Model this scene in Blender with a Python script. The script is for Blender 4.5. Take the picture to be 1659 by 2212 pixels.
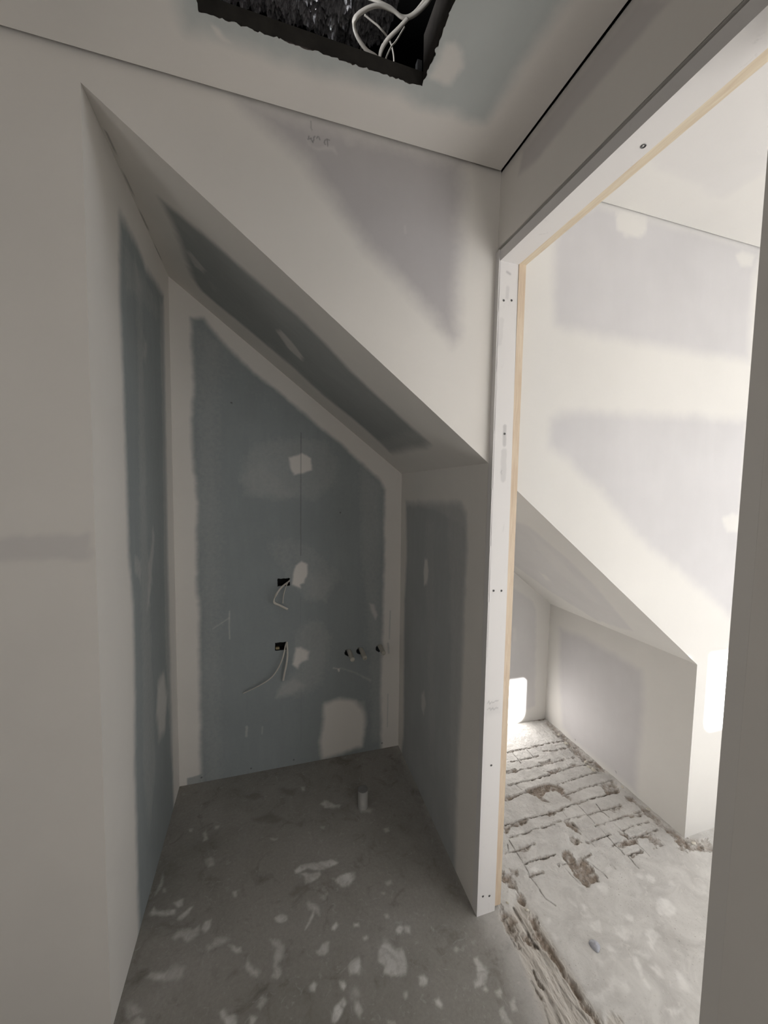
import bpy, math, random
import numpy as np
from mathutils import Vector, Matrix

scene = bpy.context.scene
for o in list(bpy.data.objects):
    bpy.data.objects.remove(o)

# ------------------------------------------------------------------ camera
CAM = (-0.6843, -1.0892, 1.4481); YAW, PITCH, ROLL = 0.2952, -0.0668, 0.0174
cy_, sy_, cp_, sp_ = math.cos(YAW), math.sin(YAW), math.cos(PITCH), math.sin(PITCH)
fwd = Vector((sy_*cp_, cy_*cp_, sp_)); rt = Vector((cy_, -sy_, 0)); up = rt.cross(fwd)
cr, sr = math.cos(ROLL), math.sin(ROLL)
rt2 = cr*rt + sr*up; up2 = -sr*rt + cr*up
cam = bpy.data.objects.new('camera', bpy.data.cameras.new('camera'))
scene.collection.objects.link(cam)
cam.matrix_world = Matrix(((rt2.x, up2.x, -fwd.x, CAM[0]), (rt2.y, up2.y, -fwd.y, CAM[1]), (rt2.z, up2.z, -fwd.z, CAM[2]), (0, 0, 0, 1)))
cam.data.sensor_fit = 'HORIZONTAL'; cam.data.sensor_width = 36; cam.data.lens = 836.05/1659*36
cam.data.clip_start = 0.02
scene.camera = cam

# ------------------------------------------------------------------ view, world, sun, window light, added fills
scene.view_settings.view_transform = 'Standard'
scene.view_settings.look = 'None'
scene.view_settings.exposure = 0.1
scene.view_settings.gamma = 1.0
scene.view_settings.use_curve_mapping = False
w = bpy.data.worlds.new('sky'); scene.world = w; w.use_nodes = True
w.node_tree.nodes['Background'].inputs[0].default_value = (0.80, 0.90, 1.0, 1)
w.node_tree.nodes['Background'].inputs[1].default_value = 1.0

def light(name, kind, energy, color, loc, direction, sx=1, sy=1):
    d = bpy.data.lights.new(name, kind); d.energy = energy; d.color = color
    if kind == 'AREA':
        d.shape = 'RECTANGLE'; d.size = sx; d.size_y = sy
    o = bpy.data.objects.new(name, d); scene.collection.objects.link(o)
    o.location = loc; o.rotation_euler = Vector(direction).to_track_quat('-Z', 'Y').to_euler()
    return o
sun = light('sun_light', 'SUN', 34, (1, 0.985, 0.965), (2, -4, 4), (-0.12, 1, -0.584))
sun.data.angle = math.radians(0.6)
light('window_light', 'AREA', 15.5, (0.98, 0.985, 1.0), (1.10, -2.17, 1.18), (-0.1, 1, 0.0), 1.8, 1.05)
light('window_light_side', 'AREA', 14, (0.97, 0.98, 1.0), (3.05, -1.15, 1.30), (-1, 0.0, -0.05), 1.3, 1.5)
light('rear_fill_light', 'AREA', 6.1, (1.0, 0.985, 0.96), (-0.5, -2.66, 1.05), (0, 1, 0.0), 0.8, 1.7)  # added fill behind the camera, lifts the near room and niche
light('foil_fill_light', 'AREA', 16, (0.95, 0.97, 1.0), (-1.60, -0.42, 2.72), (1, 0.40, 0.10), 0.14, 0.14)  # added light in the roof void, only to brighten the foil duct
light('left_fill_light', 'AREA', 4.6, (1.0, 0.985, 0.96), (-2.66, -1.3, 1.4), (1, 0.1, 0), 1.2, 1.2)  # added side fill at the unseen left wall

# ------------------------------------------------------------------ marks on the boards and floor, in metres on each surface
DATA = {
'back': [
('P',0,0,1,0.01,0.01,[-1.0038,2.1831,-0.9527,2.1861,-0.8549,2.0718,-0.7405,1.9687,-0.6208,1.8872,-0.5158,1.8049,-0.409,1.7193,-0.341,1.6724,-0.2173,1.5675,-0.1113,1.4793,-0.0848,1.4238,-0.0868,1.252,-0.081,1.078,-0.084,0.8137,-0.0887,0.4908,-0.0908,0.3113,-0.084,0.0725,-0.0816,-0.0617,-0.9934,-0.0704,-0.993,0.1179,-0.9907,0.2942,-0.9918,0.6681,-0.9889,0.8931,-0.9981,0.9423,-0.9972,1.1542,-0.9903,1.3714,-1.0054,1.5385,-1.0109,1.6908,-0.9961,1.9269,-1.0038,2.0542]),
('P',0,0,0.75,0.004,0.004,[-1.0529,0.0344,-0.9879,0.0418,-0.9893,-0.0713,-1.0543,-0.0565]),
('P',0,0.55,0.25,0.03,0.015,[-0.9986,2.1557,-0.8764,2.0899,-0.8885,-0.0221,-0.9887,-0.0241,-0.9903,1.3714,-0.9961,1.9269]),
('P',0,0.55,0.3,0.02,0.012,[-0.2271,1.5648,-0.1008,1.4601,-0.0755,0.0443,-0.144,0.0303,-0.1819,0.8333,-0.2156,1.0828]),
('P',0,0.55,0.12,0.03,0.02,[-0.953,2.1618,-0.6316,1.8601,-0.4996,1.6464,-0.7163,1.81,-0.936,1.9802]),
('P',0,0.8,0.2,0.02,0.02,[-0.8006,1.5454,-0.7484,1.6346,-0.6317,1.6733,-0.4087,1.6736,-0.326,1.5848,-0.3484,1.4439,-0.4528,1.361,-0.632,1.376,-0.7809,1.3926]),
('P',0,0.8,0.1,0.012,0.012,[-0.8216,1.4796,-0.7173,1.5482,-0.5437,1.3949,-0.632,1.3715,-0.781,1.3816]),
('P',0,0.8,0.16,0.02,0.02,[-0.6974,1.1569,-0.6322,1.201,-0.5206,1.1755,-0.4046,1.0896,-0.2657,0.933,-0.3511,0.9476,-0.391,0.8483,-0.4966,0.851,-0.6323,1.0284]),
('P',0,0.8,0.12,0.015,0.015,[-0.4973,1.0222,-0.3438,0.9472,-0.391,0.8531,-0.485,0.855]),
('P',0,0.8,0.22,0.02,0.015,[-0.5513,0.7048,-0.4962,0.755,-0.4141,0.7528,-0.3583,0.6742,-0.3716,0.527,-0.4119,0.4201,-0.5298,0.3624,-0.6442,0.3719,-0.6148,0.4354,-0.5418,0.5229]),
('P',0,0.9,0.2,0.008,0.01,[-0.6464,0.3722,-0.6171,0.4406,-0.5601,0.4644,-0.495,0.419,-0.5646,0.3797]),
('P',0,0.8,0.08,0.03,0.02,[-0.5183,0.4222,-0.4236,0.3843,-0.4705,0.2166,-0.5412,0.2779]),
('P',0,1,0.95,0.008,0.006,[-0.5773,1.5799,-0.533,1.5952,-0.5174,1.6049,-0.4722,1.5794,-0.4697,1.5223,-0.5104,1.5052,-0.5528,1.495,-0.5706,1.5307]),
('P',0,1,0.95,0.008,0.006,[-0.5429,1.0431,-0.5157,1.063,-0.4882,1.0478,-0.4903,0.9982,-0.5039,0.9515,-0.5245,0.9479,-0.5199,0.9287,-0.5609,0.9501,-0.5564,1.0015]),
('P',0,1,0.9,0.01,0.008,[-0.542,0.6197,-0.5189,0.6221,-0.4769,0.5932,-0.4861,0.5528,-0.5187,0.5395,-0.5372,0.515,-0.5579,0.5345]),
('P',0,1,1,0.014,0.01,[-0.399,0.3006,-0.3135,0.3231,-0.2303,0.2955,-0.1833,0.2209,-0.1773,0.1677,-0.191,0.0337,-0.4067,0.0024,-0.4195,0.1069,-0.4007,0.1923]),
('P',0,1,0.25,0.008,0.006,[-0.3991,0.3182,-0.1791,0.2904,-0.1718,0.1406,-0.1961,0.0347,-0.3976,0.1029]),
('P',0,0.9,0.5,0.008,0.005,[-0.1615,0.8243,-0.1358,0.8174,-0.1167,0.7527,-0.1241,0.733,-0.1479,0.7755]),
('L',0,1,0.35,0.004,0.003,[-0.8556,0.8361,-0.8583,0.7682,-0.8568,0.6995]),
('L',0,1,0.25,0.006,0.003,[-0.858,0.8023,-0.8892,0.7822,-0.9303,0.7566]),
('L',0,1,0.4,0.004,0.004,[-0.3519,0.4922,-0.32,0.4832]),
('L',0,1,0.8,0.003,0.004,[-0.3249,0.4813,-0.3223,0.4709]),
('L',0,1,0.2,0.01,0.006,[-0.3151,0.4876,-0.24,0.4555,-0.1497,0.3976]),
('L',0,1,0.35,0.008,0.006,[-0.7815,0.2446,-0.784,0.1971]),
('L',0,1,0.3,0.008,0.004,[-0.707,0.2319,-0.7094,0.196]),
('L',2,1,0.45,0.0015,0.0015,[-0.5222,1.7015,-0.5204,1.0937]),
('L',2,1,0.15,0.0015,0.0015,[-0.5197,0.8812,-0.5175,0.1247]),
('L',2,1,0.8,0.002,0.0035,[-0.3233,1.3094,-0.3221,1.3082]),
('L',2,1,0.8,0.002,0.0035,[-0.8391,1.8221,-0.8381,1.8211]),
('L',2,1,0.8,0.002,0.0035,[-0.5547,0.0291,-0.5536,0.0276]),
('L',2,1,0.8,0.002,0.0035,[-0.7631,0.024,-0.762,0.0226]),
('L',2,1,0.8,0.002,0.0035,[-0.9901,0.0258,-0.9891,0.0244]),
('L',2,1,0.8,0.002,0.0035,[-0.0779,0.0314,-0.0765,0.0298]),
('L',0,0.1,0.45,0.006,0.004,[-0.0439,0.7724,-0.0462,0.6182]),
('L',0,0.3,0.5,0.004,0.004,[-0.0482,0.3052,-0.0474,0.1194]),
('L',0,0.3,0.6,0.006,0.006,[-0.0537,0.5931,-0.0474,0.5406]),
('P',0,0.25,0.9,0.015,0.01,[0.5089,0.9483,0.7322,0.8557,0.8716,0.761,0.8977,0.71,0.9071,0.4638,0.9195,0.0904,0.6075,0.0368,0.5261,0.5048]),
('P',0,0.8,0.6,0.012,0.01,[0.737,0.6112,0.7632,0.6088,0.7673,0.5222,0.741,0.5248])],
'L': [
('P',0,0,1,0.02,0.012,[0.2402,2.1949,0.2561,2.2125,0.4153,2.2175,0.5154,2.1909,0.6429,2.2127,0.7629,2.2204,0.7531,1.7227,0.7371,1.1373,0.7367,0.5258,0.7431,-0.0348,0.2899,-0.2415,0.2343,-0.1343,0.2398,-0.0049,0.2372,0.1374,0.2406,0.4111,0.2397,0.568,0.2609,0.7813,0.2666,1.0759,0.2368,1.2264,0.2386,1.5031,0.2327,1.7699,0.2256,1.9617]),
('P',0,0.6,0.28,0.03,0.015,[0.3828,2.1595,0.4558,2.1078,0.4466,1.189,0.4836,0.3916,0.3797,0.2096,0.3178,0.4304,0.3545,1.2054]),
('P',0,0.7,0.35,0.02,0.015,[0.6946,2.1843,0.7751,2.183,0.7531,1.1345,0.7701,0.2931,0.7121,0.2263,0.6596,0.765,0.692,1.7127]),
('P',0,0.6,0.25,0.03,0.02,[0.266,2.1492,0.4296,2.1549,0.6916,2.1475,0.6505,2.0604,0.4223,2.0624,0.2773,1.9975]),
('P',0,0.95,0.6,0.03,0.015,[0.5257,0.6757,0.6231,0.6839,0.6739,0.5595,0.6247,0.4288,0.5339,0.4492,0.5049,0.5778]),
('P',0,0.9,0.35,0.02,0.02,[0.4441,1.1565,0.5251,1.2963,0.547,1.2592,0.4838,1.0803,0.4204,0.9974]),
('P',0,0.9,0.3,0.02,0.02,[0.2908,1.2168,0.3533,1.1902,0.3485,1.1294,0.2949,1.1569]),
('P',0,0.9,0.3,0.02,0.02,[0.4634,1.9423,0.4952,1.9376,0.4789,1.8691,0.4476,1.8752])],
'S': [
('P',0,0,1,0.016,0.01,[-0.9669,0.2181,-0.9512,0.216,-0.8628,0.1899,-0.7755,0.189,-0.685,0.179,-0.595,0.1707,-0.5071,0.1847,-0.4099,0.2192,-0.2677,0.2274,-0.1932,0.2281,-0.1195,0.2249,-0.1045,0.2944,-0.1129,0.39,-0.1117,0.5899,-0.1163,0.6928,-0.1712,0.6736,-0.2689,0.6616,-0.4453,0.6923,-0.5673,0.6663,-0.6727,0.6735,-0.7507,0.6739,-0.8754,0.6921,-0.9351,0.6866,-0.9572,0.6357,-0.9548,0.3644]),
('P',0,0.6,0.3,0.015,0.012,[-0.189,0.6673,-0.1821,0.2336,-0.1167,0.2355,-0.1129,0.39,-0.1163,0.6928]),
('P',0,0.6,0.22,0.02,0.012,[-0.7109,0.6079,-0.5632,0.6129,-0.3149,0.6507,-0.1712,0.6736,-0.1163,0.6928,-0.2597,0.6993,-0.453,0.7127,-0.684,0.6744]),
('P',0,1,0.6,0.012,0.008,[-0.6496,0.4349,-0.6347,0.3859,-0.5947,0.4058,-0.5483,0.4582,-0.553,0.5067,-0.6031,0.4991]),
('P',0,1,0.45,0.01,0.008,[-0.942,0.429,-0.9247,0.394,-0.8833,0.4417,-0.8982,0.4848,-0.9298,0.4954]),
('P',0,0.8,0.25,0.015,0.01,[-0.8843,0.5181,-0.8553,0.5105,-0.875,0.5712]),
('L',2,1,0.5,0.0015,0.0015,[-1.0692,0.1148,-1.08,0.4152,-1.0919,0.8058]),
('P',0,0.2,0.75,0.016,0.012,[0.2525,0.2693,0.2706,0.1744,0.2934,0.1484,0.3871,0.1412,0.4349,0.1311,0.6008,0.1412,0.8048,0.1938,0.909,0.2258,0.926,0.3076,0.9561,0.4706,0.8867,0.558,0.8131,0.6508,0.6396,0.7409,0.5928,0.7708]),
('P',0,0.7,0.5,0.012,0.012,[0.3232,0.1988,0.4113,0.1943,0.5799,0.2181,0.7593,0.2627,0.7439,0.2999,0.5972,0.3165,0.4179,0.2862]),
('P',0,1,0.8,0.008,0.006,[0.6254,0.5203,0.6372,0.4835,0.6833,0.5033,0.6904,0.5453])],
'R': [
('P',0,0,1,0.016,0.01,[0.7904,1.3666,0.4178,1.3814,0.1822,1.3906,0.1389,1.3547,0.1258,1.2537,0.132,1.038,0.1306,0.6942,0.1485,0.4154,0.1438,0.0506,0.128,-0.1964,0.1639,-0.2382,0.8828,-0.2532,0.7786,0.1155,0.7938,0.8423,0.7666,1.0932]),
('P',0,0.6,0.35,0.015,0.012,[0.7904,1.3666,0.1822,1.3906,0.132,1.3503,0.1563,1.3115,0.4644,1.3509,0.7682,1.3439]),
('P',0,0.6,0.3,0.03,0.015,[0.2926,1.3433,0.1434,1.3212,0.1246,0.8702,0.1263,0.0677,0.2047,0.0881,0.2317,0.8257]),
('P',0,0.6,0.2,0.03,0.02,[0.5397,1.304,0.4136,1.3147,0.3416,0.1724,0.4188,0.22]),
('P',0,1,0.8,0.01,0.006,[0.5171,1.1164,0.4912,1.1255,0.4723,1.0731,0.4893,1.0126,0.5206,0.9984,0.5293,1.0499]),
('P',0,1,0.5,0.014,0.008,[0.5275,0.4855,0.4955,0.5092,0.4711,0.4679,0.4995,0.3966,0.5232,0.4162]),
('P',0,0.9,0.4,0.008,0.006,[0.1484,0.4699,0.1279,0.4875,0.1143,0.4402,0.1352,0.4341]),
('P',3,1,0.75,0.012,0.006,[-0.0908,2.3334,-0.1039,2.3861,-0.1454,2.3832,-0.248,2.3855,-0.4581,2.3821,-0.5231,2.3107,-0.3653,2.3156,-0.2969,2.3173,-0.176,2.3108]),
('P',3,1,0.55,0.02,0.006,[-0.0181,2.3913,-0.4609,2.3831,-0.4473,2.3981,0.0,2.4125])],
'W': [
('P',0,0,1,0.03,0.015,[-0.7429,2.3945,-0.6543,2.3956,-0.4106,2.3926,-0.1369,2.3975,-0.1264,2.3122,-0.1323,2.1271,-0.139,2.0059,-0.1341,1.9052,-0.1491,1.8898,-0.1897,1.925,-0.2579,1.988,-0.3231,2.0421,-0.4061,2.1027,-0.4851,2.1842,-0.5194,2.2242,-0.5843,2.2937,-0.6623,2.3392,-0.7343,2.3873]),
('P',0,0.8,0.4,0.008,0.006,[-0.5833,2.3453,-0.5761,2.3346,-0.5557,2.333,-0.5302,2.3441,-0.5093,2.346,-0.4992,2.3322,-0.5029,2.3266,-0.5117,2.3349,-0.5362,2.3298,-0.5484,2.3268,-0.5665,2.3313]),
('P',0,0.8,0.3,0.008,0.006,[-0.4783,2.3773,-0.4708,2.3804,-0.4669,2.3685,-0.4731,2.3622]),
('P',0,1,0.35,0.008,0.004,[-0.3067,2.1868,-0.3026,2.1889,-0.3007,2.1666,-0.3048,2.1658]),
('L',2,1,0.5,0.0015,0.0016,[-0.5782,2.3488,-0.5717,2.3515]),
('L',2,1,0.5,0.0015,0.0016,[-0.5762,2.3555,-0.5767,2.3525]),
('L',2,1,0.5,0.0015,0.0016,[-0.5702,2.3533,-0.5696,2.3486,-0.565,2.3426]),
('L',2,1,0.5,0.0015,0.0016,[-0.5601,2.3603,-0.5641,2.3558,-0.563,2.3503,-0.5661,2.3457]),
('L',2,1,0.5,0.0015,0.0016,[-0.5555,2.3571,-0.5529,2.3612,-0.5488,2.3593,-0.5473,2.3549]),
('L',2,1,0.5,0.0015,0.0016,[-0.5328,2.3465,-0.536,2.3506,-0.5345,2.3568,-0.5283,2.3613,-0.5221,2.361]),
('L',2,1,0.5,0.0015,0.0016,[-0.5278,2.3595,-0.5266,2.3447]),
('L',2,1,0.3,0.0025,0.002,[-0.5708,2.3944,-0.5703,2.3773,-0.5682,2.374]),
('P',3,1,0.45,0.01,0.012,[-1.3144,1.3185,-1.2217,1.3165,-1.1595,1.3184,-1.0928,1.3249,-1.0904,1.2743,-1.0947,1.2598,-1.1794,1.2619,-1.3167,1.2641]),
('P',0,0,1,0.022,0.015,[0.2041,2.2161,0.2216,2.3193,0.3663,2.3888,0.6966,2.3945,1.159,2.4022,1.1642,2.3597,1.1358,2.2851,1.1487,1.9721,0.8522,1.967,0.623,1.9732,0.4143,1.9743,0.2506,1.9789,0.2225,1.987,0.2103,2.073]),
('P',0,0,1,0.022,0.018,[0.2213,1.6805,0.2665,1.7064,0.4324,1.7135,0.6439,1.7217,0.8752,1.7324,1.1627,1.7372,1.1876,0.9923,1.1534,0.9262,1.0641,1.0011,0.939,1.0811,0.8073,1.1684,0.696,1.2312,0.5885,1.3114,0.5298,1.3711,0.451,1.4452,0.3564,1.4999,0.2946,1.5532,0.2208,1.5889]),
('P',0,1,0.95,0.01,0.008,[0.4473,2.3781,0.4742,2.3943,0.5776,2.3933,0.5892,2.3804,0.5813,2.348,0.552,2.3192,0.4902,2.3178,0.4529,2.33]),
('P',0,1,0.8,0.012,0.008,[1.0337,2.3567,1.0701,2.3753,1.1416,2.3695,1.1281,2.3273,1.064,2.3161]),
('P',0,1,0.8,0.012,0.01,[1.0676,1.3418,1.1186,1.364,1.1746,1.3505,1.1822,1.2836,1.1004,1.2851])],
'R2': [
('P',0,0,1,0.02,0.01,[0.7777,0.6094,0.5936,0.6321,0.3647,0.619,0.2368,0.6083,0.2208,0.4738,0.2217,0.2775,0.2303,0.1575,0.2281,0.0162,0.4224,0.0185,0.6308,0.0073,0.7169,0.0366,0.7555,0.2732]),
('L',2,1,0.8,0.002,0.003,[0.6143,0.0236,0.6125,0.0226]),
('L',2,1,0.8,0.002,0.003,[0.3417,0.033,0.3403,0.0321])],
'ceil': [
('P',0,0,1,0.018,0.012,[-0.8468,-0.2009,-0.852,-0.1541,-0.8461,-0.1167,-0.809,-0.126,-0.7579,-0.1253,-0.6645,-0.1211,-0.5908,-0.1195,-0.5142,-0.124,-0.4448,-0.1287,-0.3726,-0.1326,-0.3141,-0.1165,-0.274,-0.1231,-0.228,-0.1317,-0.183,-0.1241,-0.1487,-0.1257,-0.133,-0.1336,-0.1329,-0.1574,-0.1306,-0.1808,-0.1326,-0.267,-0.1269,-0.3787,-0.1226,-0.4456,-0.1992,-0.5054,-0.8255,-0.3069]),
('P',0,0.7,0.3,0.03,0.02,[-0.8417,-0.1411,-0.7341,-0.1456,-0.5567,-0.1408,-0.38,-0.144,-0.3276,-0.1317,-0.3758,-0.1316,-0.5536,-0.1189,-0.7579,-0.1253,-0.8461,-0.1167]),
('P',0,1,0.75,0.012,0.01,[-0.3095,-0.2637,-0.2871,-0.2718,-0.2692,-0.2673,-0.2573,-0.2371,-0.2607,-0.21,-0.2624,-0.1898,-0.2802,-0.1818,-0.3189,-0.1859,-0.3169,-0.2179,-0.317,-0.2473]),
('P',0,1,0.8,0.006,0.005,[-0.7905,-0.1441,-0.7831,-0.1464,-0.7712,-0.1399,-0.7685,-0.1301,-0.7562,-0.1231,-0.7685,-0.121,-0.7835,-0.1271]),
('P',0,0.3,0.6,0.02,0.012,[0.3233,-0.1994,0.4383,-0.157,0.5391,-0.159,0.6338,-0.1416,0.7202,-0.1327,0.7502,-0.1341,0.7387,-0.1861,0.7344,-0.2575,0.6078,-0.4515,0.3396,-0.5026,0.2977,-0.3514])],
'floor': [
('P',0,1,0.6,0.005,0.008,[-0.5864,0.3077,-0.5649,0.3184,-0.4543,0.3099,-0.4251,0.29,-0.459,0.2798,-0.501,0.2806,-0.541,0.2948,-0.5669,0.2939,-0.5823,0.2929]),
('P',0,1,0.55,0.005,0.008,[-0.5676,0.286,-0.5329,0.2734,-0.5017,0.2753,-0.4984,0.2608,-0.5259,0.2449,-0.5564,0.2407,-0.554,0.266]),
('P',0,1,0.45,0.005,0.008,[-0.4475,0.2225,-0.4341,0.2398,-0.3916,0.2412,-0.3859,0.2207,-0.3901,0.2009,-0.4213,0.197]),
('P',0,1,0.4,0.005,0.008,[-1.0577,0.4338,-1.0476,0.4095,-1.0461,0.373,-1.0575,0.3467,-1.0632,0.3435,-1.057,0.3913]),
('P',0,1,0.5,0.005,0.008,[-1.0704,0.288,-1.0602,0.3053,-1.0482,0.2906,-1.0133,0.285,-0.9857,0.2749,-0.9811,0.2624,-1.0086,0.2637,-1.0453,0.2786]),
('P',0,1,0.5,0.005,0.008,[-0.9962,0.3054,-0.971,0.3099,-0.9645,0.287,-0.9786,0.2819]),
('P',0,1,0.5,0.005,0.008,[-0.9699,0.2482,-0.9423,0.2715,-0.93,0.2702,-0.9349,0.2536,-0.9535,0.2392]),
('P',0,1,0.45,0.008,0.015,[-0.9747,0.1914,-0.9607,0.2117,-0.9319,0.2117,-0.9007,0.1986,-0.906,0.1796,-0.9245,0.169,-0.9518,0.1868,-0.9671,0.1832]),
('P',0,1,0.5,0.005,0.008,[-0.8929,0.1881,-0.8852,0.2067,-0.8643,0.2093,-0.8654,0.1843,-0.8806,0.1743]),
('P',0,1,0.4,0.008,0.012,[-0.8694,0.1376,-0.8453,0.1561,-0.8018,0.1337,-0.8217,0.1277,-0.8538,0.1255,-0.8611,0.12]),
('P',0,1,0.45,0.005,0.008,[-0.8046,0.1189,-0.7792,0.1078,-0.7627,0.1069,-0.7618,0.0914,-0.774,0.0912,-0.7911,0.1036]),
('P',0,1,0.5,0.005,0.008,[-1.0273,0.1006,-1.0169,0.1094,-0.9752,0.0957,-0.9728,0.0848,-1.0031,0.0902]),
('P',0,1,0.3,0.005,0.008,[-0.9752,0.0957,-0.9554,0.1073,-0.9271,0.0974,-0.9195,0.0762,-0.9331,0.07,-0.9724,0.083]),
('P',0,1,0.4,0.01,0.015,[-1.0554,0.0513,-1.0286,0.0405,-1.0168,0.0222,-1.0314,0.0148,-1.0504,0.0232]),
('P',0,1,0.4,0.005,0.008,[-1.0341,0.0013,-1.0201,0.0101,-0.9991,-0.0003,-0.9977,-0.012,-1.0279,-0.0088]),
('P',0,1,0.5,0.005,0.008,[-0.8082,-0.0413,-0.7996,-0.0379,-0.7893,-0.0526,-0.7716,-0.0519,-0.7615,-0.0693,-0.766,-0.0807,-0.7945,-0.0724]),
('P',0,1,0.45,0.005,0.008,[-0.7364,-0.0708,-0.7164,-0.0795,-0.7268,-0.0907,-0.7339,-0.0886]),
('P',0,1,0.5,0.005,0.008,[-0.6649,0.1564,-0.6467,0.1621,-0.6242,0.1578,-0.6225,0.1442,-0.6386,0.1359,-0.6607,0.1444]),
('P',0,1,0.4,0.008,0.02,[-0.6703,0.088,-0.645,0.0807,-0.6293,0.0494,-0.6547,0.0383,-0.643,0.0206,-0.6557,-0.0001,-0.6715,0.0079,-0.6625,0.0553]),
('P',0,1,0.45,0.008,0.015,[-0.7453,0.0431,-0.7404,0.0667,-0.7274,0.0414,-0.7071,0.0182,-0.7148,0.0102,-0.7349,0.0297]),
('P',0,1,0.5,0.005,0.008,[-0.5372,0.0304,-0.5185,0.0404,-0.4943,0.0393,-0.5017,0.0202,-0.5137,0.0124,-0.5303,0.0172]),
('P',0,1,0.6,0.005,0.008,[-0.5714,-0.0511,-0.5585,-0.0433,-0.5481,-0.0578,-0.5537,-0.0707,-0.5688,-0.0648]),
('P',0,1,0.5,0.005,0.008,[-0.4867,-0.0674,-0.4743,-0.0677,-0.4706,-0.0803,-0.4798,-0.0857]),
('P',0,1,0.5,0.005,0.008,[-0.4803,0.0841,-0.4675,0.0911,-0.4611,0.0828,-0.4707,0.0729,-0.4808,0.0758]),
('P',0,1,0.5,0.004,0.004,[-0.5698,0.0952,-0.5564,0.1166,-0.5312,0.1559,-0.539,0.129,-0.5577,0.1042]),
('P',0,1,0.4,0.008,0.015,[-0.5577,0.1751,-0.5177,0.1498,-0.5165,0.1225,-0.533,0.1406,-0.5548,0.1559]),
('P',0,1,0.55,0.005,0.008,[-0.5025,-0.112,-0.4832,-0.1037,-0.4769,-0.1164,-0.4884,-0.1311,-0.5138,-0.1441,-0.5188,-0.1398]),
('P',0,1,0.6,0.005,0.008,[-0.8033,0.2862,-0.7926,0.2856,-0.7895,0.2676,-0.7973,0.2674]),
('P',0,1,0.4,0.005,0.008,[-1.0408,0.3654,-1.0334,0.3604,-1.0283,0.349,-1.0353,0.3491]),
('P',0,1,0.35,0.005,0.008,[-0.5125,0.1907,-0.4837,0.1849,-0.4908,0.1701,-0.5092,0.1778]),
('P',0,1,0.35,0.006,0.01,[-0.7025,-0.0355,-0.6798,-0.0421,-0.6911,-0.0512,-0.7058,-0.0636,-0.7171,-0.0528]),
('P',0,1,0.5,0.006,0.012,[-0.3522,-0.0205,-0.3358,-0.0106,-0.3149,-0.0183,-0.3045,-0.0342,-0.2808,-0.0442,-0.2764,-0.0643,-0.2818,-0.0841,-0.2937,-0.1013,-0.3181,-0.0971,-0.3365,-0.0975,-0.3549,-0.0865,-0.3466,-0.0713,-0.3562,-0.0475]),
('P',0,1,0.6,0.005,0.008,[-0.2571,-0.1204,-0.2449,-0.1197,-0.2364,-0.1307,-0.239,-0.1412,-0.2515,-0.1445,-0.2614,-0.1375]),
('P',0,1,0.6,0.005,0.008,[-0.2841,0.0151,-0.2654,0.0221,-0.2558,0.0122,-0.2732,-0.0001,-0.2847,0.0015]),
('P',0,1,0.5,0.005,0.008,[-0.2524,0.0148,-0.2337,0.0076,-0.2421,-0.0091,-0.2526,0.0008]),
('P',0,1,0.6,0.005,0.008,[-0.1238,-0.0863,-0.1123,-0.0838,-0.1086,-0.0923,-0.1186,-0.0958]),
('P',0,1,0.6,0.006,0.02,[-0.4596,-0.0358,-0.4465,-0.0245,-0.4159,-0.0272,-0.4138,-0.049,-0.4278,-0.0625,-0.4551,-0.0575]),
('P',0,1,0.55,0.006,0.016,[-0.0739,-0.1289,-0.0611,-0.128,-0.0593,-0.1453,-0.0499,-0.1629,-0.0556,-0.1816,-0.0728,-0.1934,-0.1057,-0.1839,-0.1049,-0.1758,-0.0855,-0.1758,-0.0837,-0.1561]),
('P',0,1,0.6,0.005,0.008,[-0.0899,-0.1994,-0.0742,-0.1958,-0.0734,-0.2069,-0.0828,-0.2096]),
('P',0,1,0.6,0.005,0.008,[-0.0586,-0.2139,-0.0411,-0.2108,-0.0389,-0.2223,-0.0505,-0.2309,-0.0603,-0.2254]),
('P',0,1,0.6,0.005,0.008,[-0.2316,-0.1823,-0.2183,-0.1809,-0.2141,-0.1951,-0.2199,-0.2036,-0.2325,-0.1923]),
('P',0,1,0.5,0.005,0.008,[-0.3148,-0.1397,-0.3026,-0.1406,-0.307,-0.1526,-0.3158,-0.1527]),
('P',0,1,0.5,0.005,0.008,[-0.5177,-0.1418,-0.5053,-0.1158,-0.4848,-0.1037,-0.4772,-0.1163,-0.4898,-0.1303,-0.512,-0.1459]),
('P',0,1,0.45,0.005,0.008,[-0.4546,-0.1203,-0.4417,-0.1227,-0.4314,-0.1498,-0.4434,-0.1585,-0.4546,-0.1355]),
('P',0,1,0.5,0.006,0.015,[-0.07,-0.2546,-0.0539,-0.253,-0.0518,-0.2771,-0.0529,-0.2839,-0.0805,-0.2759]),
('P',0,1,0.45,0.005,0.008,[-0.03,-0.2459,-0.0119,-0.242,-0.017,-0.2625,-0.0326,-0.2604]),
('P',0,1,0.6,0.005,0.008,[-0.4861,-0.0641,-0.4729,-0.0679,-0.4703,-0.0811,-0.4781,-0.0857,-0.4861,-0.0738]),
('P',0,1,0.5,0.005,0.008,[-0.4791,0.0835,-0.4643,0.09,-0.4599,0.0815,-0.4713,0.0724,-0.4802,0.0767]),
('P',0,1,0.6,0.005,0.008,[-0.3923,0.024,-0.38,0.0265,-0.3765,0.0177,-0.3886,0.0155]),
('P',0,1,0.6,0.005,0.008,[-0.4112,0.0693,-0.3957,0.0674,-0.3963,0.0597,-0.4093,0.0599]),
('P',0,1,0.6,0.005,0.008,[-0.3065,0.0667,-0.297,0.0639,-0.2948,0.0551,-0.3034,0.0565]),
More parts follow.
